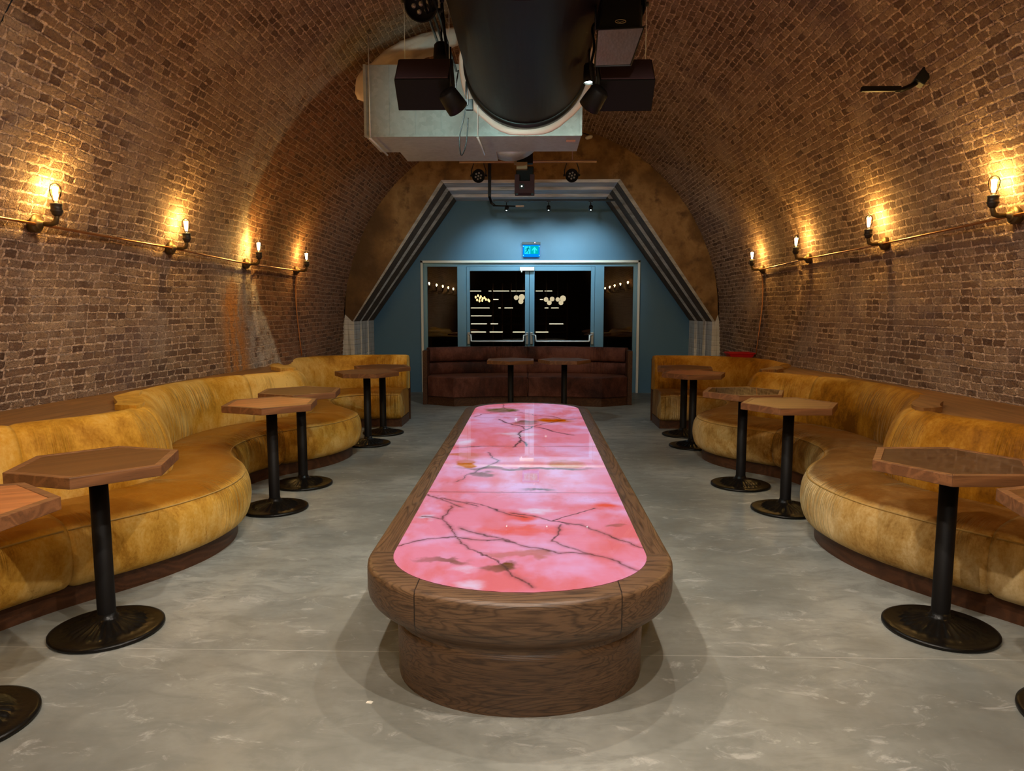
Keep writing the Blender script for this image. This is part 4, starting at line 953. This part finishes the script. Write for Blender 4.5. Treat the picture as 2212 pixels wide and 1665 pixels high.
# conduit and track with three spots on the reveal
b=MB(); b.box((-.66,10.93,3.10),(-.615,10.98,4.05)); b.tube([(-.64,10.95,3.12),(-.61,10.9,3.02),(-.56,10.88,2.98)],.02,8); b.tube([(-.58,10.88,2.975),(-.25,10.88,2.965)],.011,8)
tag(b.build('cable_conduit',M['black']),'black conduit dropping from the ceiling to the short track above the doorway','conduit')
b=MB(); b.box((-.58,10.86,3.035),(1.25,10.90,3.065)); tag(b.build('lighting_track',M['black']),'short black lighting track across the top of the doorway','track')
b=MB(); b.box((-.24,10.86,2.955),(-.12,10.92,2.975)); tag(b.build('track_label',plain('tan_box',(.55,.38,.25),.6)),'small tan connector box under the short track','box')
for k,(x,lab) in enumerate(((-.38,'left one of three lit track spotlights above the doorway'),(.25,'middle one of three lit track spotlights above the doorway'),(.88,'right one of three lit track spotlights above the doorway'))):
    loc=(x,10.90,2.915); tg=(x-.2 if k==0 else x,12.2,2.1)
    root=thing('track_spotlight',lab,'spotlight',loc,group='spotlights on the short track')
    A=aim((0,0,0),Vector(tg)-Vector(loc))
    mb=MB(); mb.lathe([(.022,-.075),(.030,-.07),(.032,.0),(.029,.0),(.027,-.010)],20,A); mb.build('lamp_body',M['black'],root)
    mb=MB(); mb.lathe([(.027,-.004),(.001,-.002)],20,A,cap=False); mb.sphere((0,-.033,-.006),.012,8); mb.build('lamp_lens',emis('track_glow_%d'%k,(.7,1,.92),9),root)
    mb=MB(); mb.tube([(0,0,.02),(0,0,.12)],.007,8); mb.cbox((0,-.01,.125),(.06,.04,.03)); mb.build('stem',M['black'],root)
    l=bpy.data.lights.new('track_light','SPOT'); l.energy=95; l.color=(.62,.90,1.0); l.spot_size=math.radians(74); l.spot_blend=1.; l.shadow_soft_size=.02
    lo=bpy.data.objects.new('track_light',l); link(lo); lo.location=Vector(loc)+ (Vector(tg)-Vector(loc)).normalized()*.03; lo.rotation_euler=(Vector(tg)-Vector(loc)).to_track_quat('-Z','Y').to_euler()
# exit sign
ES=thing('exit_sign','glowing cyan emergency exit sign with running figure and arrow above the doors','exit sign',(-.005,12.14,2.42))
mb=MB(); mb.box((-.155,-.03,.085),(.150,.05,.13)); mb.build('housing',plain('sign_housing',(.02,.03,.035),.5),ES,.003)
mb=MB(); mb.box((-.145,-.008,-.115),(.140,.006,.083)); mb.build('sign_panel',emis('sign_blue',(.0,.28,1.),1.0),ES)
mb=MB(); T2=Matrix(((1,0,0,0),(0,0,-1,0),(0,1,0,0),(0,0,0,1)))
mb.prism([(-.118,-.068),(-.018,-.068),(-.018,.062),(-.118,.062)],.009,.0105,T2); mb.build('white_field',emis('sign_cyan',(.02,.80,1.),1.0),ES)
mb=MB(); mb.prism([(-.014,-.068),(.118,-.068),(.118,.062),(-.014,.062)],.009,.0105,T2); mb.build('green_field',emis('sign_green',(.0,.50,.52),1.0),ES)
mb=MB(); gm=emis('sign_teal',(.0,.20,.26),1.0)
for P in ([(-.072,.030),(-.055,.036),(-.048,.020),(-.062,-.008),(-.078,-.004)],[(-.062,.026),(-.094,.018),(-.100,.002),(-.092,.0),(-.086,.010),(-.062,.014)],[(-.055,.026),(-.038,.008),(-.030,.012),(-.032,.018),(-.048,.034)],
          [(-.076,-.002),(-.064,-.006),(-.080,-.030),(-.100,-.046),(-.106,-.040),(-.090,-.024)],[(-.070,-.006),(-.060,-.008),(-.048,-.030),(-.044,-.058),(-.054,-.060),(-.058,-.034)]): mb.prism(P,.0105,.012,T2)
mb.lathe([(.009,0),(.009,.002)],14,Matrix.Translation((-.052,-.0105,.046))@Matrix.Rotation(PI/2,4,'X')); mb.build('running_figure',gm,ES)
mb=MB(); mb.prism([(.052,.052),(.094,.004),(.094,-.018),(.064,.012),(.064,-.058),(.040,-.058),(.040,.012),(.010,-.018),(.010,.004)],.0105,.012,T2); mb.build('arrow',emis('sign_arrow',(.03,.85,1.),1.1),ES)
mb=MB()
for x in (-.135,.130):
    for z in (-.090,.058): mb.sphere((x,-.010,z),.007,6)
mb.build('corner_stud',emis('sign_stud',(.15,1,1),2.2),ES)
mb=MB(); mb.sphere((.058,-.032,.118),.007,8); mb.build('status_lamp',emis('sign_red',(1,.45,.5),5),ES)
b=MB(); b.prism([(-.012,-.006),(.010,-.009),(.014,.003),(.002,.009),(-.010,.006)],0,.002,Matrix.Translation((-.595,2.47,0))); tag(b.build('paper_scrap',M['trim']),'tiny white paper scrap on the floor left of the long table','scrap')
# bracket on the right of the vault
WB=thing('wall_bracket','black angled metal bracket sticking out of the right side of the vault','bracket',(2.42,4.70,2.86))
mb=MB(); Q=rotm((.02,-.02,.03),0,math.radians(35),math.radians(-15)); mb.cbox((0,0,0),(.07,.10,.12),Q); mb.build('mounting_box',M['black'],WB,.006)
mb=MB(); mb.tube([(0,0,0),(-.06,-.02,-.035),(-.11,-.02,-.055),(-.15,-.02,-.055)],.016,8); mb.box((-.36,-.035,-.065),(-.12,-.005,-.035)); mb.build('arm',M['iron'],WB,.002)
# red crate on the ledge
RC=thing('plastic_crate','shallow red plastic crate lying on the ledge behind the far right booth','crate',(2.62,9.02,.832))
mb=MB(); mb.add([(-.13,-.10,0),(.13,-.10,0),(.13,.10,0),(-.13,.10,0),(-.16,-.12,.055),(.16,-.12,.055),(.16,.12,.055),(-.16,.12,.055)],[(0,3,2,1),(0,1,5,4),(1,2,6,5),(2,3,7,6),(3,0,4,7)]); mb.build('tray',M['red'],RC)
mb=MB(); mb.tube([(-.16,-.12,.055),(.16,-.12,.055),(.16,.12,.055),(-.16,.12,.055)],.008,6,True,False); mb.build('rim',M['red'],RC)
# ------------------------------------------------------------------ reflections in the doors, built as objects in the lobby
def px(x,y,Y): return (x-1148)/1535*Y, 1.45+(665-y)/1535*Y
SH=thing('mirrored_bar','bar shelving with light strips standing in for reflections in the glass doors','shelving',(-.3,25,0))  # bar reflected in the doors, set up behind the glass instead
led=emis('shelf_strip',(1,.85,.6),2.6)
for yy_,segs in ((629,[(1016,1040),(1056,1062),(1066,1100),(1104,1134),(1157,1172),(1176,1192)]),(647,[(1066,1077),(1166,1172)]),(665,[(1018,1058),(1077,1082),(1090,1108),(1176,1184),(1190,1206)]),(682,[(1018,1062)]),(699,[(1018,1052),(1060,1076),(1186,1216)]),(716.5,[(1018,1050),(1058,1086),(1108,1134),(1157,1184)])):
    mb=MB()
    x0,z=px(1012,yy_,25); x1,_=px(1225,yy_,25); mb.box((x0+.3,-.05,z-.02),(x1+.3,.25,z)); sh=mb.build('shelf',M['lobby'],SH)
    mb=MB()
    for a,c in segs: xa,_=px(a,yy_,25); xb,_=px(c,yy_,25); mb.box((xa+.3,-.06,z-.012),(xb+.3,-.05,z+.012))
    mb.build('light_strip',led,sh)
mb=MB()
for x in (1012,1065,1085,1104,1130,1180,1225): xx,_=px(x,0,25); mb.box((xx+.28,0,0),(xx+.32,.3,2.3))
mb.build('upright',M['lobby'],SH)
gl=emis('globe_glow',(1,.80,.52),1.15)  # globes added behind the glass in place of reflected lamps
for k,(cl,lab) in enumerate((([(1115,643,5),(1127,642,6.5),(1125,651,5.5)],'cluster of white globe lamps standing in for a reflection in the left glass door'),([(1179,647,5),(1192,646,5),(1186,654,5)],'cluster of white globe lamps standing in for a reflection in the middle of the right glass door'),([(1204,647,4.5),(1215,645,6.5),(1211,654,5)],'cluster of white globe lamps standing in for a reflection at the right of the right glass door'))):
    xs,zs=px(cl[0][0],cl[0][1],22); root=thing('mirrored_globe_lamp',lab,'lamp',(xs,22,zs))
    for (x,y,r) in cl:
        xx,zz_=px(x,y,22); mb=MB(); mb.sphere((xx-xs,0,zz_-zs),r/1535*22,12); mb.build('globe',gl,root)
    mb=MB(); mb.tube([(0,0,0),(0,0,4-zs)],.01,6); mb.build('cord',M['black'],root)
warm=emis('mirrored_bulb_glow',(1,.62,.20),5)  # bulbs added behind the glass in place of reflected wall lights
for k,(x,y) in enumerate([(1028,642),(1031,648),(1033,639),(1037,644),(1039,641),(1043,645),(1047,643),(1050,647),(1055,648),(1057,650),(1036,650),(1042,649)]):
    xx,zz_=px(x,y,23); mb=MB(); mb.sphere((xx,23,zz_),.028,8,1.5); tag(mb.build('mirrored_bulb',warm),'small warm bulb standing in for a wall light mirrored in the left glass door','bulb','warm bulbs standing in for mirrored wall lights')

# ------------------------------------------------------------------ lights
def spot(name,loc,tg,energy,col,size,blend=.4,soft=.03):
    l=bpy.data.lights.new(name,'SPOT'); l.energy=energy; l.color=col; l.spot_size=math.radians(size); l.spot_blend=blend; l.shadow_soft_size=soft
    o=bpy.data.objects.new(name,l); link(o); o.location=loc; o.rotation_euler=(Vector(tg)-Vector(loc)).to_track_quat('-Z','Y').to_euler(); return o
for y in (-1.2,1.4): 
    for x in (-.62,.52): spot('track_and_fill_light',(x,y,3.12),(x*1.6,y+.25,0),155,(1,.89,.76),150,.6,.025)
for x,y in ((-.62,3.1),(.52,3.1)): spot('track_and_fill_light',(x,y,3.08),(x*2.2,y+.5,0),84,(1,.89,.76),155,.6,.025)
for x,y in ((-.60,4.88),(.41,5.18)): spot('track_and_fill_light',(x,y,3.03),(x*1.6,y+.5,0),62,(.80,1,.96),130,.6,.025)
spot('box_wash',(-.43,4.60,2.63),(-.55,6.3,3.05),55,(.58,1,.93),58,.8,.04)
spot('box_wash',(.40,5.17,3.0),(.33,6.3,3.05),14,(.72,1,.88),100,.8,.03)
for x in (-.5,.45): spot('track_and_fill_light',(x,8.6,3.0),(x*3,10.4,0),52,(.85,.97,1),150,.7,.03)  # added fill to brighten the blue wall, no fixture of its own
W=bpy.data.worlds.new('World'); sc.world=W; W.use_nodes=True; W.node_tree.nodes['Background'].inputs[0].default_value=(.5,.42,.36,1); W.node_tree.nodes['Background'].inputs[1].default_value=.02

# ------------------------------------------------------------------ camera
f=1535.; yaw=math.atan(42/f); pitch=math.atan(167.5/f)
cam=bpy.data.cameras.new('camera'); co=bpy.data.objects.new('camera',cam); link(co)
cam.sensor_fit='HORIZONTAL'; cam.sensor_width=36; cam.lens=f/2212*36; cam.clip_start=.05; cam.clip_end=100
co.location=(0,0,1.45); co.rotation_euler=(PI/2-pitch,0,yaw); sc.camera=co
vs=sc.view_settings; vs.view_transform='Standard'; vs.look='None'; vs.gamma=1; vs.use_curve_mapping=False; vs.exposure=0.0
cy=sc.cycles; cy.max_bounces=6; cy.diffuse_bounces=3; cy.glossy_bounces=3; cy.transparent_max_bounces=12; cy.sample_clamp_indirect=6; cy.sample_clamp_direct=0; cy.caustics_reflective=False; cy.caustics_refractive=False
cy.use_denoising=True; cy.use_adaptive_sampling=True; cy.adaptive_threshold=.1; cy.adaptive_min_samples=16
